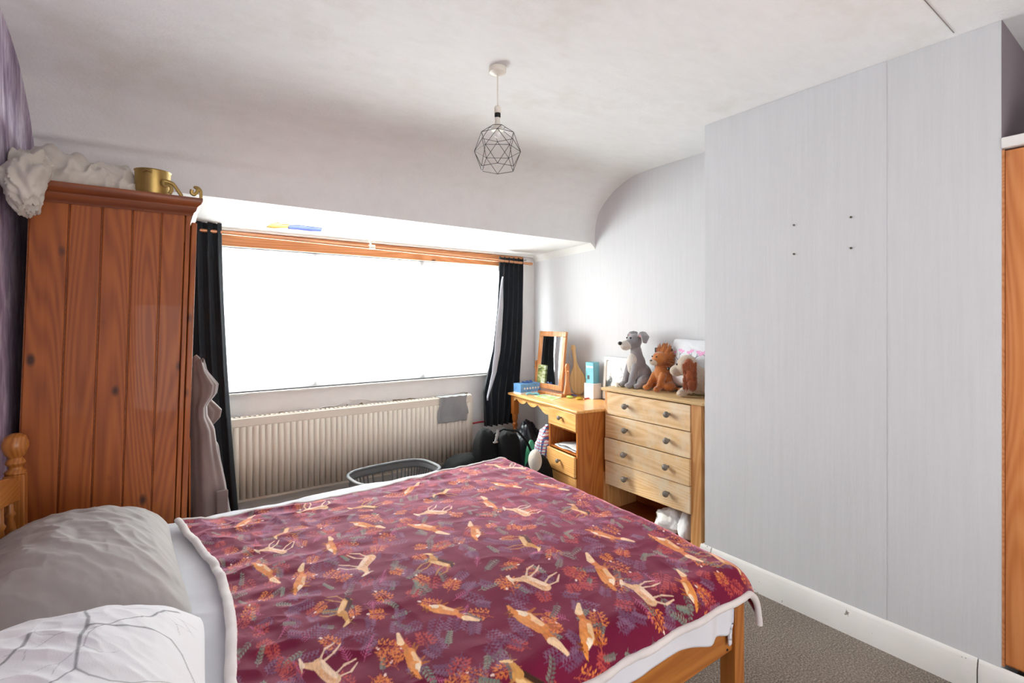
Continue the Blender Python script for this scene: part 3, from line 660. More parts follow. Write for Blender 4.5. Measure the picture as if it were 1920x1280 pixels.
def animal(P, kind, hx, hy, tx, ty, flip):
    h = np.array((hx, hy)); t = np.array((tx, ty)); d = h-t; L = np.hypot(*d); 
    if kind == 'fox': L = max(min(L, .2), .145); sc_ = L/1.05
    elif kind == 'deer': sc_ = .14
    else: sc_ = .128
    d = d/np.hypot(*d); nrm = np.array((-d[1], d[0]))*flip; o = (h+t)/2
    W = lambda a, b: o + d*a*sc_ + nrm*b*sc_
    def c(a, b, r0, r1, col, g=.25, al=1): P.cap(W(*a), W(*b), r0*sc_, r1*sc_, lin(col), al, grain=g)
    if kind == 'fox':
        c((-.15, 0), (-.40, .06), .045, .07, '#cf7a34'); c((-.40, .06), (-.62, .03), .07, .03, '#f0cfa4')
        for a, b in (((-.14, -.05), (-.30, -.16)), ((-.10, -.05), (-.22, -.20)), ((.14, -.06), (.06, -.20)), ((.18, -.05), (.20, -.22))): c(a, b, .035, .014, '#a85a22')
        c((-.14, .0), (.15, .02), .10, .12, '#d98a44'); c((-.10, -.05), (.14, -.05), .035, .05, '#f2cf9f', .2, .8); c((.15, .03), (.30, .08), .09, .06, '#e09550')
        c((.20, -.02), (.30, .03), .05, .035, '#f6e2c4'); c((.30, .08), (.48, .04), .062, .014, '#db8a42'); c((.29, .13), (.27, .20), .03, .008, '#7a3d18'); c((.35, .12), (.36, .19), .025, .008, '#7a3d18')
        P.cap(W(.48, .04), W(.49, .04), .012*sc_, .012*sc_, lin('#241512')); P.cap(W(.37, .08), W(.375, .08), .01*sc_, .01*sc_, lin('#241512'))
    else:
        dk = kind == 'dark'; b1 = '#c89350' if dk else '#e3bb90'; b2 = '#e8c48c' if dk else '#f0d9bd'; lg = '#b07a40' if dk else '#e2c3a4'
        for a, b, cc in (((-.30, -.08), (-.36, -.34)), ((-.22, -.10), (-.22, -.32)), ((.10, -.10), (.06, -.36)), ((.16, -.08), (.24, -.32))) and [((-.30, -.06), (-.40, -.30), 0), ((-.40, -.30), (-.33, -.52), 0), ((-.22, -.08), (-.20, -.32), 0), ((-.20, -.32), (-.26, -.55), 0), ((.12, -.08), (.10, -.34), 0), ((.10, -.34), (.16, -.56), 0), ((.18, -.06), (.28, -.28), 0), ((.28, -.28), (.26, -.50), 0)]:
            c(a, b, .026, .012, lg, .15)
        c((-.28, 0), (.14, 0), .125, .115, b1); c((-.24, -.06), (.12, -.06), .06, .055, b2, .2, .85)
        if dk: c((-.30, .07), (.10, .08), .055, .05, '#3a2418', .3); c((-.36, .0), (-.40, -.08), .05, .02, '#2c1a14')
        else:
            for k in range(9): c((-.28+.05*k, .05+.03*math.sin(k*2.3)), (-.275+.05*k, .05+.03*math.sin(k*2.3)), .012, .012, '#fbeedd')
            c((-.28, .02), (.0, .05), .05, .05, '#cf8c52', .3, .5)
        c((.14, .04), (.34, .20), .085, .045, b1); c((.34, .22), (.50, .16), .05, .02, b2); c((.32, .25), (.24, .30), .02, .006, lg)
        if dk: c((.34, .26), (.38, .40), .010, .006, '#7d5a38'); c((.37, .34), (.44, .38), .007, .004, '#7d5a38')
def sprig(P, x, y, ang, L, kind, rs):
    cols = {'grey': ('#69675f', '#7d8076'), 'orange': ('#c2603a', '#d9803f'), 'red': ('#a03a3c', '#b54a42'), 'lilac': ('#6e4a66', '#80607a'), 'pink': ('#b8537f', '#c76a92'), 'pale': ('#838a78', '#6f8377')}[kind]
    d = np.array((math.cos(ang), math.sin(ang))); nr = np.array((-d[1], d[0])); o = np.array((x, y)); bend = rs.uniform(-.25, .25)
    pt_ = lambda t: o+d*L*t+nr*L*bend*t*t
    st = lin(cols[0])
    for k in range(4): P.cap(pt_(k/4), pt_((k+1)/4), .0009, .0007, st, .9)
    n_ = {'orange': 4, 'red': 4, 'pink': 9, 'lilac': 5}.get(kind, 6)
    for k in range(n_):
        t = .15+.8*k/n_; b = pt_(t)
        for sg in (-1, 1):
            if kind in ('orange', 'red'):
                br_ = b+(d*.65+nr*sg*.75)*L*.34*(1.15-t*.8); P.cap(b, br_, .0007, .0006, st, .8)
                for q0, dv_ in ((br_, d*.6+nr*sg*.8), (lerp(b, br_, .55), d*.98-nr*sg*.1), (lerp(b, br_, .6), d*.1+nr*sg)):
                    v1 = q0+dv_*.005; v2 = q0+dv_*.0105; P.cap(q0, v1, .001, .0025, lin(cols[1]), .95); P.cap(v1, v2, .0025, .0008, lin(cols[1] if rs.rand() < .6 else cols[0]), .95)
            elif kind == 'pink': P.cap(b, b+(d*.6+nr*sg*.8)*L*.22*(1.1-t), .0008, .0005, lin(cols[1]), .9)
            else:
                dv_ = d*.65+nr*sg*.76; ll = L*.19*(1.15-.5*t); cc_ = lin(cols[1] if sg > 0 else cols[0]); al_ = .85 if kind != 'lilac' else .7
                if kind == 'lilac':
                    e = b+dv_*ll*1.3; P.cap(b, e, .0008, .0006, cc_, .7)
                    for q0 in (lerp(b, e, .5), e):
                        for s2 in (-1, 1): P.cap(q0, q0+(d*s2*.5+nr*sg*.8)*.007, .0024, .0012, cc_, .7)
                else: P.cap(b+dv_*ll*.15, b+dv_*ll*.55,   .001, .0031, cc_, al_); P.cap(b+dv_*ll*.55, b+dv_*ll, .0031, .0008, cc_, al_)
    if kind == 'orange': P.cap(pt_(1), pt_(1.06), .0035, .0025, lin('#e9cfc0'))
nu, nv = 680, 600
A, B = np.meshgrid(np.linspace(0, 1, nu), np.linspace(0, 1, nv), indexing='xy')
S0, S1, T0, T1 = 0.0, 1.57, .765, 2.13
sN = S0+A*(S1-S0); tN = T0+B*(T1-T0)       # nominal cloth coordinates carry the print
base = np.empty(sN.shape+(3,)); g1 = fbm(sN*7, tN*7, 31, 4)[..., None]
base[:] = np.array(lin('#5c0c2b'))*(1-g1)+np.array(lin('#741236'))*g1
P = Painter(sN, tN, base); P.G = fbm(sN*220, tN*90, 8, 2)
rs = np.random.RandomState(4); kinds = ['grey', 'orange', 'red', 'lilac', 'grey', 'lilac', 'pale', 'red', 'pink', 'lilac', 'pale', 'orange', 'lilac']
pts_ = []
for _ in range(12000):
    p = (rs.uniform(S0, S1), rs.uniform(T0, T1))
    if all((p[0]-q[0])**2+(p[1]-q[1])**2 > .035**2 for q in pts_): pts_.append(p)
for i, p in enumerate(pts_):
    k = kinds[rs.randint(len(kinds))]; L = rs.uniform(.048, .078)*(1.0 if k != 'pink' else 1.15)
    sprig(P, p[0], p[1], rs.uniform(0, 2*PI), L, k, rs)
for i, a in enumerate(DARK): animal(P, 'dark', *a, 1 if i % 2 else -1)
for i, a in enumerate(DEER): animal(P, 'deer', *a, 1)
for i, a in enumerate(FOX): animal(P, 'fox', *a, (1, -1)[i % 2])
XLt = np.array([.80, 1.137, 1.30, 1.46, 1.58, 1.70, 1.85, 2.0, 2.13]); XLv = np.array([.095, .111, .13, .137, .135, .126, .10, .07, .045])
YFx = np.array([0, .05, .16, .7, 1.0, 1.2, 1.45, 1.6]); YFv = np.array([2.13, 2.12, 2.075, 2.045, 2.085, 2.12, 2.13, 2.12])
def throw_pos(sN, tN):
    xl = np.interp(tN, XLt, XLv); s = sN+(xl-S0)*np.clip(1-(sN-S0)/.5, 0, 1)**1.5
    yf = np.interp(s, YFx, YFv); t = tN+(yf-T1)*np.clip((tN-1.6)/(T1-1.6), 0, 1)
    x, dx = fold(s, 1.425, .07); yn, dn = fold(-t, -.88, .078); y = -yn
    w1 = 1-np.abs(fbm(s*5+2*t, t*9, 41, 3)*2-1)*2; w2 = 1-np.abs(fbm(s*13, t*8+3*s, 43, 2)*2-1)*2
    amp = .35+.65*ss(.75, .05, s)+.4*ss(1.7, 2.1, t)
    z = Htop(x, y)+.003-dx-dn+.008*w1*amp+.0035*w2*amp
    y = y-.004*np.sin(s*33)*ss(.01, .05, dn)
    x = x+.005*np.sin(t*31)*ss(.02, .08, dx)
    return x, y, z
x, y, z = throw_pos(sN, tN)
th = thing('throw', 'burgundy fleece throw printed with foxes, deer and leaf sprigs spread on the bed', 'throw', (.75, 1.45, .62))
npgrid('printed_face', np.stack([x, y, z], -1), nu, nv, 'velvet', th, origin=(.75, 1.45, .62), colors=P.c, solid=.006)
def border(name, sa, ta, r, flat, off=(0, 0, 0)):
    x, y, z = throw_pos(np.array([sa]), np.array([ta])); pts = [Vector((x[0, i]+off[0], y[0, i]+off[1], z[0, i]+off[2])) for i in range(len(sa))]
    rr = [r*(1+.12*mnoise.noise(p*40)+.06*mnoise.noise(p*140)) for p in pts]
    MB().tube(pts, rr, 12, flat=flat, up=Vector((0, 0, 1))).build(name, 'sherpa', th, smooth=True)
border('sherpa_border', np.linspace(S0+.0, S1, 260), np.full(260, T0), .0095, 1.1)
border('sherpa_border', np.full(240, S0+.002), np.linspace(T0, T1, 240), .0115, .75)
border('sherpa_border', np.linspace(S0, S1, 260), np.full(260, T1), .007, .5)
border('sherpa_border', np.full(200, S1), np.linspace(T0, T1, 200), .006, 1)

# pillows
def pillow(name, mat, c, size, rot, label, printed=None, wr=.012, seed=1, nu=200, nv=160, pw_=2.6, cat='pillow'):
    U, V = np.meshgrid(np.linspace(-1, 1, nu), np.linspace(-1, 1, nv), indexing='xy')
    def surf(sg):
        e = np.clip((1-np.abs(U)**pw_), 0, 1)**.7*np.clip((1-np.abs(V)**pw_), 0, 1)**.6
        pin = 1-.06*(1-U**2)*0
        xx = U*size[0]/2*(1-.05*(1-V**2)*0-.04*np.abs(V)**4*0)*(1-.05*(np.abs(V)**2)*(1-np.abs(U))*0); yy = V*size[1]/2
        xx = xx*(1-.05*(1-V**2)*(np.abs(U) > 0)); xx = U*size[0]/2*(.965+.035*V**2-.05*np.abs(V)**10); yy = V*size[1]/2*(.975+.025*U**2-.04*np.abs(U)**10)
        w_ = (1-np.abs(fbm(U*2.2+seed, V*5+U*2, seed, 3)*2-1)*2)*wr + (1-np.abs(fbm(U*5+seed, V*7+U*5, seed+3, 1)*2-1)*2)*wr*.3
        zz = sg*(e*size[2]*(.78 if sg > 0 else .16))+ w_*e**.5*(1 if sg > 0 else -.3)*ss(0, .3, e)
        return xx, yy, zz
    R = Matrix.Rotation(rot[2], 3, 'Z') @ Matrix.Rotation(rot[1], 3, 'Y') @ Matrix.Rotation(rot[0], 3, 'X'); Rn = np.array(R)
    t = thing(name, label, cat, c)
    for sg, nm in ((1, 'face'), (-1, 'underside')):
        xx, yy, zz = surf(sg); Pp = np.stack([xx, yy, zz], -1)@Rn.T+np.array(c)
        if sg < 0: Pp = Pp[::-1]
        col = None
        if printed is not None and sg > 0:
            bs = np.empty(xx.shape+(3,)); bs[:] = np.array(lin('#dfe1e4')); PP = Painter(U*size[0]/2, V*size[1]/2, bs); PP.G = bs[..., 0]; printed(PP); col = PP.c
        npgrid(nm, Pp, nu, nv, mat if col is None else 'print_cotton', t, origin=c, colors=col)
    return t
pillow('pillow', 'grey_pillow', (-.185, 1.76, .640), (.46, .74, .19), (math.radians(1), math.radians(2), math.radians(4)), 'crumpled plain grey pillow leaning near the far headboard post', wr=.009, seed=3)
def branches(PP):
    rs = np.random.RandomState(12)
    def grow(p, a, L, r, n):
        if n == 0 or L < .008: return
        for k in range(3):
            a += rs.uniform(-.35, .35); q = (p[0]+math.cos(a)*L/3, p[1]+math.sin(a)*L/3); PP.cap(p, q, r, r*.8, lin('#8b8d90'), .9, soft=.0018); p = q; r *= .86
        for sg in (-1, 1):
            if rs.rand() < .88: grow(p, a+sg*rs.uniform(.35, .9), L*rs.uniform(.6, .85), r*.85, n-1)
    for st in ((.06, .10, 1.9), (.06, .10, .2), (.06, .10, -2.0), (.18, .30, 2.9), (-.22, .05, .4), (-.24, .22, .1), (-.1, .28, -.4), (.2, .25, -2.2), (.22, -.28, 2.6), (-.2, -.25, .6), (-.02, .12, -1.9)):
        grow((st[0], st[1]), st[2], .13, .0034, 5)
pillow('pillow', 'duvet', (-.175, 1.06, .645), (.50, .72, .21), (math.radians(0), math.radians(2), math.radians(-2)), 'plump white pillow printed with grey bare branches, nearest the camera', branches, wr=.005, seed=6, nu=300, nv=380)

# ------------------------------------------------------------------ pendant lamp
pl = thing('pendant_lamp', 'black wire cage pendant lamp hanging from the ceiling on a white cord', 'lamp', (1.148, 1.726, 1.95))
px_, py_ = 1.148, 1.726; zc = 2.049
MB().lathe([(.036, 0), (.037, -.004), (.037, -.016), (.034, -.021), (.018, -.028), (.008, -.034), (0, -.034)], (px_, py_, 2.399), n=28).build('ceiling_rose', 'cream', pl, smooth=False)
MB().tube([(px_, py_, 2.37), (px_+.001, py_, 2.235)], .0032, 8).build('cord', 'cream', pl, smooth=True)
MB().lathe([(.0, 0), (.010, 0), (.0145, -.006), (.0145, -.028), (.012, -.03)], (px_, py_, 2.238), n=18).build('cord_grip', 'cream', pl, smooth=True)
MB().lathe([(.013, 0), (.013, -.014), (.011, -.018)], (px_, py_, 2.208), n=18).build('dark_collar', 'gloss_black', pl, smooth=True)
MB().lathe([(.010, 0), (.012, -.004), (.011, -.016), (.013, -.02), (.011, -.028), (.016, -.032), (.022, -.045), (.026, -.047), (.026, -.054), (.0, -.054)], (px_, py_, 2.191), n=20).build('lamp_holder', 'cream', pl, smooth=True)
MB().ball((px_, py_, 2.12), (.014, .014, .016)).build('bulb', 'bulb', pl, smooth=True)
def hexr(r, z, off): return [Vector((px_+r*math.cos(YAWA+off+k*PI/3), py_+r*math.sin(YAWA+off+k*PI/3), z)) for k in range(6)]
YAWA = math.atan2(-py_, -px_)
ht, hm, hb, hs = hexr(.076, zc+.068, 0), hexr(.097, zc, PI/6), hexr(.076, zc-.072, 0), hexr(.033, zc+.102, PI/6)
ed = []
for k in range(6):
    j = (k+1) % 6; ed += [(ht[k], ht[j]), (hb[k], hb[j]), (hm[k], hm[j]), (ht[k], hm[k]), (ht[j], hm[k]), (hb[k], hm[k]), (hb[j], hm[k]), (hs[k], hs[j])]
    ed += [(hs[k], ht[k])] if k % 1 == 0 else []
m = MB()
for a, b in ed: m.tube([a, b], .0012, 6)
for k in (0, 2, 4): m.tube([Vector((px_, py_, 2.148))+(hs[k]-Vector((px_, py_, hs[k].z)))*.6, hs[k]], .0012, 6)
m.build('wire_cage', 'blackwire', pl)

# ------------------------------------------------------------------ dressing table
DA = math.radians(-6.8)
dt = thing('dressing_table', 'varnished pine dressing table with scalloped apron and drawer pedestal', 'dressing table', (2.26, 2.435, 0), DA)
HD = .735; DL = .965; DW = .445
def L(m, name, mat, par=dt, **k): return m.build(name, mat, par, local=True, **k)
m = MB().box(-.015, DW, -.012, DL, HD-.02, HD); L(m, 'desktop', 'desk_y', bevel=.006, seg=3)
PW_ = .36
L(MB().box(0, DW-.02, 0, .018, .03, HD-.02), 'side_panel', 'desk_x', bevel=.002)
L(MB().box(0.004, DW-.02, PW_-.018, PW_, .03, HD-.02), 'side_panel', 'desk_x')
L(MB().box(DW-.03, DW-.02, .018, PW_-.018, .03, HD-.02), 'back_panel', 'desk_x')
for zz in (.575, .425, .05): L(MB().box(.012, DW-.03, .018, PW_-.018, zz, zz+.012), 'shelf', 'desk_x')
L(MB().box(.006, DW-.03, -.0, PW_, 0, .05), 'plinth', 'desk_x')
def ddrawer(z0, z1, out):
    d = L(MB().box(-.008-out, .010-out, .012, PW_-.008, z0, z1), 'drawer', 'desk_y', bevel=.004)
    m = MB().lathe([(.006, 0), (.007, .012), (.014, .020), (.016, .027), (.012, .033), (0, .035)], (-.008-out, PW_/2, (z0+z1)/2+.01), (-1, 0, 0), 16); WM[d.name] = wm(dt); m.build('knob', 'knob', d, local=True, smooth=True)
    L2 = MB().box(.010-out, .34-out, .03, PW_-.03, z0+.012, z0+.02)
    L2.box(.010-out, .34-out, .025, .035, z0+.012, z1-.02).box(.010-out, .34-out, PW_-.035, PW_-.025, z0+.012, z1-.02); L2.build('drawer_tray', 'desk_x', d, local=True)
ddrawer(.590, .712, 0); ddrawer(.285, .425, .012); ddrawer(.085, .278, .0)
# apron with scallops
top = [(PW_, HD-.02)]; ap = [(DL-.02, HD-.02)]
N = 50; low = []
for i in range(N+1):
    t = i/N; yy = lerp(PW_, DL-.03, t); q = abs(math.sin(t*PI*3.5)); low.append((yy, HD-.035-.035*q**.7-.045*max(0, 1-t*5)))
m = MB(); m.prism([(PW_, HD-.02)]+low+[(DL-.03, HD-.02)], lambda a, b, t: Vector((t, a, b)), .008, .024); L(m, 'apron', 'desk_y')
lp = [(.014, 0), (.020, .02), (.016, .06), (.020, .25), (.022, .42), (.015, .45), (.022, .46), (.022, .48), (.015, .49), (.024, .52), (.024, .56)]
for xx in (.03, DW-.05):
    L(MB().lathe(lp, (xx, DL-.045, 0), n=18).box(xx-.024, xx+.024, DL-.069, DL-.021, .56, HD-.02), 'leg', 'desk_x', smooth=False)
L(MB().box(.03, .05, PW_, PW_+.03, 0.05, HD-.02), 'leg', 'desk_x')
# mirror
mt = thing('table_mirror', 'pine swing mirror on a stand on the dressing table', 'mirror', (2.60, 3.115, HD), 0)
MB().box(2.545, 2.665, 2.925, 3.31, HD, HD+.024).build('base', 'mirrorwood', mt, bevel=.008, seg=3)
for yy in (2.925, 3.31):
    pf = [(0, .02), (.035, .02), (.022, .08), (.012, .13), (.016, .19), (.018, .24), (.006, .262), (-.012, .262), (-.022, .24), (-.016, .18), (-.020, .10), (-.040, .02)]
    m = MB(); m.prism(pf, lambda a, b, t: Vector((2.605+a, t, HD+b)), yy-.009, yy+.009); m.build('upright', 'mirrorwood', mt, bevel=.004)
    MB().tube([(2.598, yy-.025, HD+.2), (2.598, yy+.025, HD+.2)], .007, 10).build('pivot_knob', 'mirrorwood', mt, smooth=True)
th_ = math.radians(6); Rm = Matrix.Rotation(th_, 3, 'Y'); cM = Vector((2.60, 3.118, HD+.275))
def mb_(y0, y1, z0, z1, x0=-.011, x1=.011): return MB().box(x0, x1, y0, y1, z0, z1, Rm, cM)
hw, hh = .168, .235
mb_(-hw, hw, hh-.042, hh).build('frame_rail', 'mirrorwood', mt, bevel=.004); mb_(-hw, hw, -hh, -hh+.042).build('frame_rail', 'mirrorwood', mt, bevel=.004)
mb_(-hw, -hw+.042, -hh+.042, hh-.042).build('frame_stile', 'mirrorwood', mt, bevel=.004); mb_(hw-.042, hw, -hh+.042, hh-.042).build('frame_stile', 'mirrorwood', mt, bevel=.004)
mb_(-hw+.04, hw-.04, -hh+.04, hh-.04, -.004, .004).build('glass', 'mirror', mt)
def photo_mat(name, stops, sc3, scale=5):
    t = NT(name); n = t.noise(t.coords(sc3, rand=True), scale, 4, .6, .6); r = t.ramp(n.outputs[0], [(p, lin(c)) for p, c in stops]); t.col(r); t.set(Roughness=.35); return t.m
M['photo_green'] = photo_mat('field photograph', [(.3, '#2b3326'), (.45, '#8f9a52'), (.55, '#c9cfa0'), (.7, '#e6ebef')], (8, 8, 16), 2)
def card(y0, y1, z0, z1, mat, label, name='photograph', bm=None):
    o = mb_(y0, y1, z0, z1, -.0128, -.0118)
    c = Rm @ Vector((-.012, (y0+y1)/2, (z0+z1)/2))+cM
    o = o.build(name, mat, origin=c); return tag(o, label, 'photograph')
card(.045, .145, -.195, -.045, 'photo_green', 'small photograph of a green field tucked in the mirror frame')
# tissue box
tb = thing('tissue_box', 'blue tissue box on the window end of the dressing table', 'tissue box', (2.465, 3.275, HD))
MB().box(2.37, 2.575, 3.225, 3.325, HD, HD+.083).build('carton', 'tissue', tb, bevel=.002)
MB().box(2.369, 2.576, 3.224, 3.326, HD, HD+.014).build('lower_band', 'paper', tb)
for k in range(6): MB().lathe([(.009, 0), (.009, .0006)], (2.41+k*.028, 3.225, HD+.045), (0, -1, 0), 14).build('white_ring', 'paper', tb)
ts = MB().grid(lambda u, v: Vector((2.42+.1*u, 3.255+.03*v+.01*math.sin(u*9), HD+.086+.018*abs(math.sin(u*7+v*3))*(1-abs(2*v-1)))), 24, 10); ts.build('tissue', 'blue_bag', tb, smooth=True, solid=.001)
# small blue clip in front of it
o = MB().tube([(2.385, 3.17, HD+.009), (2.41, 3.165, HD+.016), (2.43, 3.14, HD+.010), (2.455, 3.14, HD+.012), (2.47, 3.11, HD+.010)], [.008, .010, .007, .011, .006], 10).build('hair_clip', 'blue_box', smooth=True, origin=(2.42, 3.15, HD)); tag(o, 'small light blue hair clip in front of the tissue box', 'hair clip')
# papers & pens
def flat(name, pts, z0, th, mat, label, cat):
    ws = [at_z(px, py, z0) for px, py in pts]; m = MB(); m.prism([(p.x, p.y) for p in ws], lambda a, b, t: Vector((a, b, t)), z0+.0006, z0+th); c = sum(ws, Vector())/len(ws)
    return tag(m.build(name, mat, origin=(c.x, c.y, z0)), label, cat)
M['leaflet'] = photo_mat('leaflet print', [(.35, '#7fb36a'), (.46, '#b9d98a'), (.55, '#e9f1ee'), (.68, '#6f9fcc')], (9, 9, 9), 1.5)
flat('leaflet', [(1002, 742), (1045, 735), (1064, 741), (1036, 751)], HD, .003, 'leaflet', 'green and blue printed leaflet on the dressing table', 'leaflet')
flat('leaflet', [(1034, 736), (1058, 734), (1074, 740), (1052, 744)], HD+.0035, .002, 'leaflet', 'second leaflet overlapping the first towards the mirror', 'leaflet')
def sachet(px, py, rx, ry, mat, label, cat, name, h=.010):
    c = at_z(px, py, HD); mb = MB().ball((c.x, c.y, HD+h*.9), (rx, ry, h), 20, 12); mb.v = [Vector((p.x, p.y, max(p.z, HD+.0008)))+Vector((0, 0, .002*abs(mnoise.noise(p*60)))) for p in mb.v]
    return tag(mb.build(name, mat, smooth=True, origin=(c.x, c.y, HD)), label, cat)
sachet(1068, 746, .022, .03, 'lime', 'lime green sachet at the front edge of the dressing table', 'sachet', 'sachet'); sachet(1086, 749, .028, .028, 'yellowtape', 'yellow wrapper beside the lime sachet', 'wrapper', 'sweet_wrapper')
for a, b, mt_, lb in (((1064, 738), (1082, 742), 'bluetape', 'blue and white pen on the dressing table'), ((1096, 746), (1106, 744), 'red', 'red pen beside the yellow wrapper')):
    pa, pb = at_z(*a, HD+.012), at_z(*b, HD+.012); pa.z = pb.z = HD+(.013 if 'blue' in lb else .006); d = (pb-pa)
    o = MB().tube([pa, pa+d*.05, pa+d*.9, pb], [.002, .005, .005, .002], 10).build('pen', mt_, smooth=True, origin=pa); tag(o, lb, 'pen')
flat('stack_of_cards', [(1014, 729), (1040, 727), (1046, 733), (1022, 735)], HD+.024, .006, 'pink', 'dark pink cards lying on the base of the mirror', 'cards') if False else None
# paddle brush board
pd = thing('paddle_board', 'round light wood paddle board with long handle leaning in the corner of the alcove', 'paddle', (2.765, 2.94, HD))
pc = Vector((2.735, 2.925, HD+.0)); pts = []
for k in range(30):
    a = -PI/2+2*PI*k/30; r = .066; yy = r*math.cos(a); zz = .105+.105*math.sin(a)
    pts.append((yy, zz))
pts = [p for p in pts if not (p[1] > .19 and abs(p[0]) < .03)]
i = max(range(len(pts)), key=lambda i: (pts[i][1], pts[i][0])); ri = [p for p in pts if p[0] > 0 and p[1] > .1]; 
left = sorted([p for p in pts if p[0] <= 0], key=lambda p: -p[1]); right = sorted([p for p in pts if p[0] > 0], key=lambda p: p[1])
poly = left+right+[(.022, .225), (.014, .26), (.013, .34), (.019, .38), (.012, .40), (-.012, .40), (-.019, .38), (-.013, .34), (-.014, .26), (-.022, .225)]
m = MB(); Rp = Matrix.Rotation(math.radians(35), 3, 'Z') @ Matrix.Rotation(math.radians(-8), 3, 'X') @ Matrix.Rotation(math.radians(2), 3, 'Y'); m.prism(poly, lambda a, b, t: Rp @ Vector((t, a, b))+pc+Vector((-.002, 0, .006)), -.008, .008); m.build('blade', 'paddle', pd, bevel=.004)
MB().tube([pc+Rp @ Vector((-.01, .0, .39)), pc+Rp @ Vector((-.02, .03, .36)), pc+Rp @ Vector((-.02, .035, .30)), pc+Rp @ Vector((-.015, .018, .27))], .0018, 6).build('hanging_loop', 'paddle', pd, smooth=True)
# two boxes
tag(bx(2.675, 2.765, 2.71, 2.81, HD, HD+.118).build('white_box', 'paper', bevel=.002, origin=(2.72, 2.76, HD)), 'plain white carton on the dressing table under the sky blue box', 'box')
bb = thing('blue_box', 'tall sky blue carton standing on the white box', 'box', (2.72, 2.765, HD+.1185), math.radians(8))
MB().box(-.036, .036, -.037, .037, 0, .16).build('carton', 'blue_box', bb, local=True, bevel=.002)
MB().box(-.0366, -.0358, -.032, .032, .118, .132).build('white_stripe', 'paper', bb, local=True); MB().box(-.0366, -.0358, .0, .02, .03, .06).build('dark_print', 'dark_in', bb, local=True)
MB().box(-.0366, -.0358, .024, .030, .02, .09).build('dark_print', 'teal', bb, local=True)
# framed photo leaning on the alcove wall
fr = thing('picture_frame', 'white framed black and white photograph leaning on the alcove wall behind the chest', 'picture', (2.78, 2.57, HD))
Rf = Matrix.Rotation(math.radians(4), 3, 'Y'); cf = Vector((2.765, 2.565, HD+.165))
for a in ((-.12, .12, .135, .16), (-.12, .12, -.16, -.135), (-.12, -.095, -.135, .135), (.095, .12, -.135, .135)): MB().box(-.009, .009, a[0], a[1], a[2], a[3], Rf, cf).build('frame_side', 'white', fr, bevel=.002)
M['bw'] = photo_mat('black and white photograph', [(.42, '#f0f1f2'), (.50, '#d9dadb'), (.56, '#55585a'), (.62, '#17181a')], (7, 9, 9), .9)
MB().box(-.003, .006, -.096, .096, -.136, .136, Rf, cf).build('print', 'bw', fr)

# ------------------------------------------------------------------ chest of drawers
DX = 2.475; DY0, DY1 = 1.655, 2.395; HT = .88
cdw = thing('chest_of_drawers', 'stripped pine chest of drawers with grey knobs and the bottom drawer missing', 'chest of drawers', (2.63, 2.03, 0))
bx(DX-.018, 2.793, DY0-.02, DY1+.022, HT-.02, HT).build('top', 'dres_top', cdw, bevel=.003)
bx(DX, DX+.03, DY0, DY0+.068, 0, HT-.02).build('stile', 'dres_z', cdw, bevel=.002); bx(DX, DX+.03, DY1-.022, DY1, 0, HT-.02).build('stile', 'dres_z', cdw, bevel=.002)
bx(DX+.03, 2.785, DY0, DY0+.016, .0, HT-.02).build('side_panel', 'dres_z', cdw); bx(DX+.03, 2.785, DY1-.016, DY1, .0, HT-.02).build('side_panel', 'dres_z', cdw)
bx(2.775, 2.785, DY0+.016, DY1-.016, .03, HT-.02).build('back_panel', 'dres_shade', cdw); bx(DX+.01, 2.775, DY0+.068, DY1-.022, .03, .045).build('bottom_shelf', 'dres_shade', cdw)  # darker pine inside: shade of the drawer gap put into the colour
bx(DX+.012, DX+.03, DY0+.068, DY1-.022, 0, .03).build('plinth', 'dres_y', cdw); bx(DX-.004, DX+.03, DY1, DY1+.024, 0, .30).build('batten', 'dres_z', cdw, bevel=.002)
zz = [.855, .70, .545, .389, .228]
for i in range(4):
    z1, z0 = zz[i]-.0025, zz[i+1]+.0025; out = (.0, .003, .012, .006)[i]
    d = bx(DX-.006-out, DX+.014-out, DY0+.0685 if i == 0 else DY0+.066, DY1-.024 if i == 0 else DY1-.012, z0, z1).build('drawer', 'dres_y', cdw, bevel=.0025, origin=(DX-2.63, 0, (z0+z1)/2))
    MB().box(DX+.014-out, 2.74, DY0+.085, DY1-.035, z0+.01, z0+.016).box(DX+.014-out, 2.74, DY0+.08, DY0+.09, z0+.01, z1-.03).box(DX+.014-out, 2.74, DY1-.04, DY1-.03, z0+.01, z1-.03).build('drawer_tray', 'dres_z', d)
    for yy in (2.19, 1.865): MB().lathe([(.008, 0), (.009, .010), (.012, .016), (.0185, .026), (.019, .034), (.014, .043), (0, .046)], (DX-.006-out, yy, (z0+z1)/2+.004), (-1, 0, 0), 18).build('knob', 'knob', d, smooth=True)
# clothes and bag inside the open bottom
crumple('plastic_bag', 'paper', (2.60, 1.94, .045), (.10, .10, .075), 'crumpled clear and white plastic bag in the open bottom of the chest', 'bag', 2, .3)
crumple('folded_clothes', 'duvet', (2.60, 1.80, .045), (.10, .065, .11), 'white folded clothes in the open bottom of the chest', 'clothes', 5, .15)
o = bx(2.43, 2.5, 2.4205, 2.4335, .20, .50); o = o.build('leaning_book', 'blue_bag', origin=(2.46, 2.427, .2), bevel=.002) if False else None

# ------------------------------------------------------------------ soft toys on the chest
def body(mb, name, mat, par, vox=.006): return mb.build(name, mat, par, smooth=True, remesh=vox)
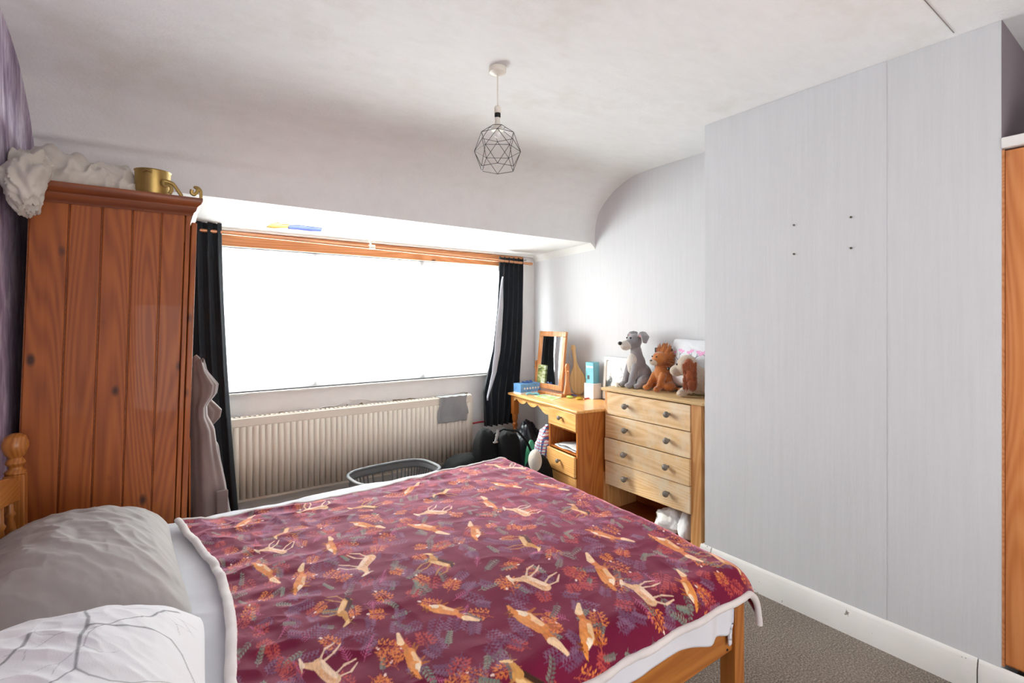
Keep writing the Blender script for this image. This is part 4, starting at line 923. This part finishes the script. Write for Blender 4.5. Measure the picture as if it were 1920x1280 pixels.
# sitting grey dog
c = Vector((2.66, 2.275, HT)); f = Vector((-.72, .25, 0)).normalized(); sd = Vector((-f.y, f.x, 0))
def W(a, b, z): return c+f*a+sd*b+Vector((0, 0, z))
gd = thing('toy_dog', 'sitting grey plush dog with pale chest, tallest toy on the chest', 'soft toy', c)
m = MB(); m.ball(W(-.03, 0, .085), (.075, .075, .085)); m.ball(W(-.005, 0, .16), (.056, .056, .075)); m.tube([W(.0, 0, .2), W(.01, 0, .27)], [.045, .036], 12)
for b in (-.04, .04): m.tube([W(.03, b, .16), W(.06, b, .06), W(.065, b, .02)], [.026, .024, .024], 12); m.ball(W(.085, b, .019), (.034, .026, .02)); m.ball(W(-.01, b*1.9, .045), (.06, .035, .045)); m.ball(W(.045, b*2.1, .017), (.032, .022, .018))
m.ball(W(.02, 0, .315), (.055, .05, .052)); m.ball(W(.065, 0, .295), (.045, .034, .032))
m.tube([W(-.08, .03, .03), W(-.10, .07, .04), W(-.09, .10, .06)], [.016, .014, .010], 10); body(m, 'body', 'plush_grey', gd)
body(MB().ball(W(.03, 0, .17), (.044, .044, .07)).ball(W(.04, 0, .13), (.03, .03, .04)), 'chest', 'plush_pale', gd)
body(MB().ball(W(.085, 0, .288), (.045, .04, .036)), 'muzzle', 'plush_pale', gd)
MB().ball(W(.128, 0, .302), (.014, .017, .013)).build('nose', 'gloss_black', gd, smooth=True)
for b in (-1, 1):
    MB().ball(W(.062, b*.024, .338), .0065).build('eye', 'gloss_black', gd, smooth=True)
    m = MB().tube([W(.0, b*.03, .345), W(-.008, b*.062, .372), W(-.01, b*.09, .35), W(.0, b*.098, .305)], [.022, .034, .035, .016], 12, flat=.4); e = body(m, 'ear', 'plush_grey', gd, .004)
    MB().ball(W(.006, b*.068, .358), (.012, .02, .016)).build('ear_lining', 'pink', e, smooth=True)
# orange shaggy lion cub / generic bear
c = Vector((2.665, 2.070, HT)); f = Vector((-.85, .15, 0)).normalized(); sd = Vector((-f.y, f.x, 0))
tl = thing('toy_lion', 'small shaggy orange plush lion sitting between the two dogs', 'soft toy', c)
m = MB(); m.ball(W(-.02, 0, .06), (.055, .055, .06)); m.ball(W(.0, 0, .11), (.045, .045, .06)); m.ball(W(.02, 0, .185), (.045, .045, .044)); m.ball(W(.058, 0, .172), (.024, .026, .02))
for b in (-.035, .035): m.tube([W(.02, b, .10), W(.055, b*1.2, .04), W(.065, b*1.2, .018)], [.02, .018, .018], 10); m.ball(W(.08, b*1.3, .018), (.026, .02, .018)); m.ball(W(.0, b*1.9, .03), (.05, .025, .028))
m.tube([W(-.05, .05, .02), W(-.05, .11, .016), W(-.01, .13, .016)], [.01, .009, .016], 8); body(m, 'body', 'plush_orange', tl)
m = MB(); rs2 = random.Random(3)
for k in range(240):
    th2 = rs2.uniform(0, 2*PI); ph = rs2.uniform(-.2, 1); d = Vector((-.15+.35*rs2.random(), math.cos(th2), math.sin(th2)*1.0)).normalized()
    p0 = W(.0-.02*ph, 0, .185)+(sd*d.y+Vector((0, 0, 1))*d.z-f*.25*ph)*.040; q0 = p0+(sd*d.y*.9+Vector((0, 0, 1))*(d.z+.25)-f*.5*rs2.random()).normalized()*rs2.uniform(.02, .05)*(1.25 if d.z > .7 else 1)
    m.tube([p0, lerp(p0, q0, .5)+Vector((0, 0, .004)), q0], [.007, .005, .001], 5)
o = m.build('mane', 'plush_orange', tl, smooth=True); o['kind'] = 'stuff'
MB().ball(W(.082, 0, .178), (.007, .009, .006)).build('nose', 'dark_in', tl, smooth=True)
for b in (-1, 1): MB().ball(W(.058, b*.018, .2), .0045).build('eye', 'gloss_black', tl, smooth=True)
MB().ball(W(.064, 0, .168), (.024, .025, .019)).build('muzzle', 'plush_cream', tl, smooth=True)
# cream spaniel with auburn ears
c = Vector((2.62, 1.80, HT)); f = Vector((-.45, .85, 0)).normalized(); sd = Vector((-f.y, f.x, 0))
SPAN = ts_ = thing('toy_spaniel', 'cream plush spaniel with long auburn ears at the chimney breast end of the chest', 'soft toy', c)
m = MB(); m.ball(W(-.10, 0, .085), (.085, .08, .085)); m.ball(W(-.02, 0, .09), (.06, .06, .075)); m.ball(W(.035, 0, .165), (.058, .055, .06)); m.ball(W(.09, 0, .135), (.04, .034, .032)); m.tube([W(-.01, 0, .1), W(.02, 0, .15)], .05, 12)
for b in (-.036, .036): m.tube([W(.0, b, .08), W(.03, b*1.15, .03)], [.03, .026], 12); m.ball(W(.055, b*1.2, .021), (.035, .026, .021)); m.ball(W(-.11, b*2, .04), (.055, .03, .04))
body(m, 'body', 'plush_cream', ts_)
for b in (-1, 1):
    m = MB(); m.ball(W(.02, b*.055, .16), (.034, .028, .05)); m.ball(W(.008, b*.066, .115), (.036, .026, .05)); m.ball(W(.0, b*.07, .075), (.034, .024, .04))
    r3 = random.Random(b+5)
    for k in range(90):
        p0 = W(r3.uniform(-.02, .045), b*.08, r3.uniform(.07, .19)); m.tube([p0, p0+sd*b*.008-Vector((0, 0, .016)), p0-Vector((r3.uniform(-.008, .008), 0, .034))], [.007, .006, .002], 5)
    m.build('ear', 'plush_red', ts_, smooth=True); MB().ball(W(.082, b*.028, .172), .0065).build('eye', 'gloss_black', ts_, smooth=True)
MB().ball(W(.127, 0, .143), (.011, .013, .010)).build('nose', 'gloss_black', ts_, smooth=True)
SPAN.scale = (1.14, 1.14, 1.12); tl.scale = (1.1, 1.1, 1.12)
# heart-tree cushion
def hearts(PP):
    def br_(p, a, L_, r, n):
        q = (p[0]+math.cos(a)*L_, p[1]+math.sin(a)*L_); PP.cap(p, q, r, r*.7, lin('#7c7787')); 
        if n == 0: 
            for sg in (-1, 1): PP.cap((q[0]+sg*.007, q[1]+.006), (q[0], q[1]-.006), .0085, .002, lin('#e7a6cf'), .95)
            return
        for sg in (-1, 1): br_(q, a+sg*(.28+.16*n), L_*.78, r*.7, n-1)
    for x0 in (-.10, 0.0, .10): br_((x0, -.03), PI/2+(.3 if x0 < 0 else -.1), .045, .005, 2)
pillow('cushion', 'duvet', (2.742, 1.845, HT+.185), (.42, .31, .10), (math.radians(82), 0, math.radians(-90)), 'white cushion printed with a grey tree of pink hearts behind the spaniel', hearts, wr=.003, seed=9, nu=260, nv=200, cat='cushion')
tag(bx(2.765, 2.785, 2.075, 2.21, HT, HT+.27).build('dark_canvas', 'dark_in', bevel=.003, origin=(2.775, 2.14, HT)), 'dark canvas leaning on the alcove wall behind the plush lion', 'picture')
tag(MB().lathe([(0, 0), (.012, 0), (.013, .003), (.013, .026), (.011, .03), (0, .03)], (2.555, 2.36, HT), n=18).build('white_pot', 'cream', smooth=True, origin=(2.555, 2.36, HT)), 'tiny white pot on the left end of the chest', 'pot')

# ------------------------------------------------------------------ floor clutter in the bay
# laundry basket
lb = thing('laundry_basket', 'grey plastic laundry basket between the bed and the radiator', 'laundry basket', (1.19, 2.95, 0))
def se(a, rx, ry, p=3.2):
    ca, sa = math.cos(a), math.sin(a); return Vector((rx*math.copysign(abs(ca)**(2/p), ca), ry*math.copysign(abs(sa)**(2/p), sa), 0))
bc = Vector((1.20, 2.97, 0)); BH = .385; RZ = Matrix.Rotation(math.radians(4), 3, 'Z')
MB().tube([bc+RZ @ se(2*PI*k/64, .275, .19)+Vector((0, 0, BH)) for k in range(64)], .011, 10, closed=True).build('rim', 'grey_pl', lb, smooth=True)
m = MB(); m.grid(lambda u, v: bc+RZ @ se(2*PI*u, .272-.006*v, .187-.006*v)+Vector((0, 0, BH-.045*v)), 64, 4); m.build('upper_wall', 'grey_pl', lb, smooth=True, solid=.003)
m = MB(); m.grid(lambda u, v: bc+RZ @ se(2*PI*u, .23-.01*v, .15-.01*v)+Vector((0, 0, .12*(1-v)+.003)), 64, 3); m.build('lower_wall', 'grey_pl', lb, smooth=True, solid=.003)
m = MB(); vs = [bc+RZ @ se(2*PI*k/64, .222, .142)+Vector((0, 0, .004)) for k in range(64)]; m.add(vs, [tuple(range(64))]); m.build('bottom', 'grey_pl', lb, solid=.003)
m = MB()
for k in range(56):
    a = 2*PI*k/56; m.tube([bc+RZ @ se(a, .267, .182)+Vector((0, 0, BH-.045)), bc+RZ @ se(a, .231, .151)+Vector((0, 0, .12))], .005, 6)
o = m.build('slotted_band', 'grey_pl', lb); o['kind'] = 'stuff'
# black padded seat/bag
bk = thing('rucksack', 'bulky black rucksack with a grey buckle strap standing by the curtain', 'bag', (2.02, 3.02, 0))
def blob(c, r, seed, amp=.12, fr=1.5, n=40, m_=26):
    mb = MB().ball((0, 0, 0), 1, n, m_); out = []
    for p in mb.v:
        d = p.normalized(); e = Vector([math.copysign(abs(q)**.8, q) for q in d]); k = 1+amp*mnoise.noise(d*fr+Vector((seed, 2*seed, 0)))+amp*.4*(1-2*abs(mnoise.noise(d*fr*2.5+Vector((seed, 0, 0)))))
        v = Vector((c[0]+e.x*r[0]*k, c[1]+e.y*r[1]*k, max(.001, c[2]+e.z*r[2]*k))); out.append(v)
    mb.v = out; return mb
blob((1.93, 3.06, .27), (.095, .10, .275), 3, .06).build('side_lobe', 'black', bk, smooth=True)
blob((2.06, 2.96, .27), (.095, .10, .27), 5, .06).build('main_lobe', 'black', bk, smooth=True)
MB().tube([(1.95, 2.98, .52), (2.0, 2.93, .56), (2.08, 2.87, .545), (2.14, 2.84, .47), (2.17, 2.83, .40)], .014, 10, flat=.6).build('shoulder_strap', 'black', bk, smooth=True)
p1, p2 = at_y(934, 806, 2.87), at_y(929, 829, 2.86)
MB().tube([p1, lerp(p1, p2, .5), p2], .006, 8, flat=2).build('webbing', 'grey_towel', bk, smooth=True)
MB().box(-.018, .018, -.004, .004, -.006, .006, Matrix.Identity(3), p2).build('buckle', 'steel', bk, bevel=.002)
tag(blob((1.79, 3.12, .16), (.18, .14, .20), 8, .10).build('black_holdall', 'black', smooth=True, origin=(1.79, 3.12, 0)), 'low black holdall on the floor in front of the radiator end', 'bag')
tag(blob((2.17, 2.74, .16), (.10, .09, .235), 9, .10).build('black_pouch', 'black', smooth=True, origin=(2.17, 2.74, 0)), 'black cloth bag slumped against the rucksack, right of it', 'bag')
tag(blob((2.40, 3.16, .17), (.12, .09, .32), 12, .2, 2.2).build('refuse_sack', 'darkplastic', smooth=True, origin=(2.4, 3.16, 0)), 'dark navy refuse sack under the dressing table', 'bag')
tag(blob((2.30, 2.99, .18), (.05, .04, .23), 15, .1).build('green_tub', 'green', smooth=True, origin=(2.30, 2.99, 0)), 'green plastic container behind the patterned carrier bag', 'container')
def check_bag():
    t = NT('blue red checked plastic'); v = t.coords((1, 1, 1), rot=(0, 0, math.radians(10)))
    w1 = t.add('ShaderNodeTexWave', {'Vector': v, 'Scale': 16.0}, bands_direction='Y'); w2 = t.add('ShaderNodeTexWave', {'Vector': v, 'Scale': 14.0}, bands_direction='Z')
    c = t.mix(t.ramp(w1.outputs[1], [(.6, (0, 0, 0)), (.7, (1, 1, 1))]), rgba('#eef1f5'), rgba('#4f78b8'))
    c = t.mix(t.ramp(w2.outputs[1], [(.8, (0, 0, 0)), (.86, (1, 1, 1))]), c, rgba('#c0505a')); t.col(c); t.set(Roughness=.4); return t.m
M['check'] = check_bag()
tag(blob((2.33, 2.87, .20), (.07, .075, .33), 21, .14, 1.8).build('carrier_bag', 'check', smooth=True, origin=(2.33, 2.87, 0)), 'white carrier bag with blue and red check pattern beside the pedestal', 'bag')
tag(blob((2.20, 2.87, .12), (.06, .06, .16), 23, .12).build('blue_bag', 'blue_bag', smooth=True, origin=(2.2, 2.87, 0)), 'blue plastic bag low beside the pedestal drawers', 'bag')
o = MB().ball((0, 0, 0), (.045, .05, .075), 24, 16); o.v = [p+Vector((2.095, 2.685, .375)) for p in o.v]
tag(o.build('cream_slipper', 'plush_pale', smooth=True, origin=(2.095, 2.685, .30)), 'cream padded slipper resting on the black cloth bag', 'slipper')
# papers in the open compartment
for k, (a, b, z, mt_) in enumerate(((.05, .30, .4375, 'paper'), (.07, .28, .4455, 'grey_towel'), (.03, .24, .4535, 'paper'))):
    m = MB().grid(lambda u, v: Vector((.015+.22*u, a+(b-a)*v, z+.006*math.sin(u*4+k)+.004*math.sin(v*7+k*2)+.004)), 10, 12)
    mw = wm(dt); m.v = [mw @ p for p in m.v]
    tag(m.build('magazine', mt_, smooth=True, origin=mw @ Vector((.12, .17, z)), solid=.003), ('white magazine at the bottom of the pile in the open compartment', 'grey folded cloth in the middle of the compartment pile', 'white paper topmost in the open compartment of the dressing table')[k], 'magazine' if k != 1 else 'cloth')
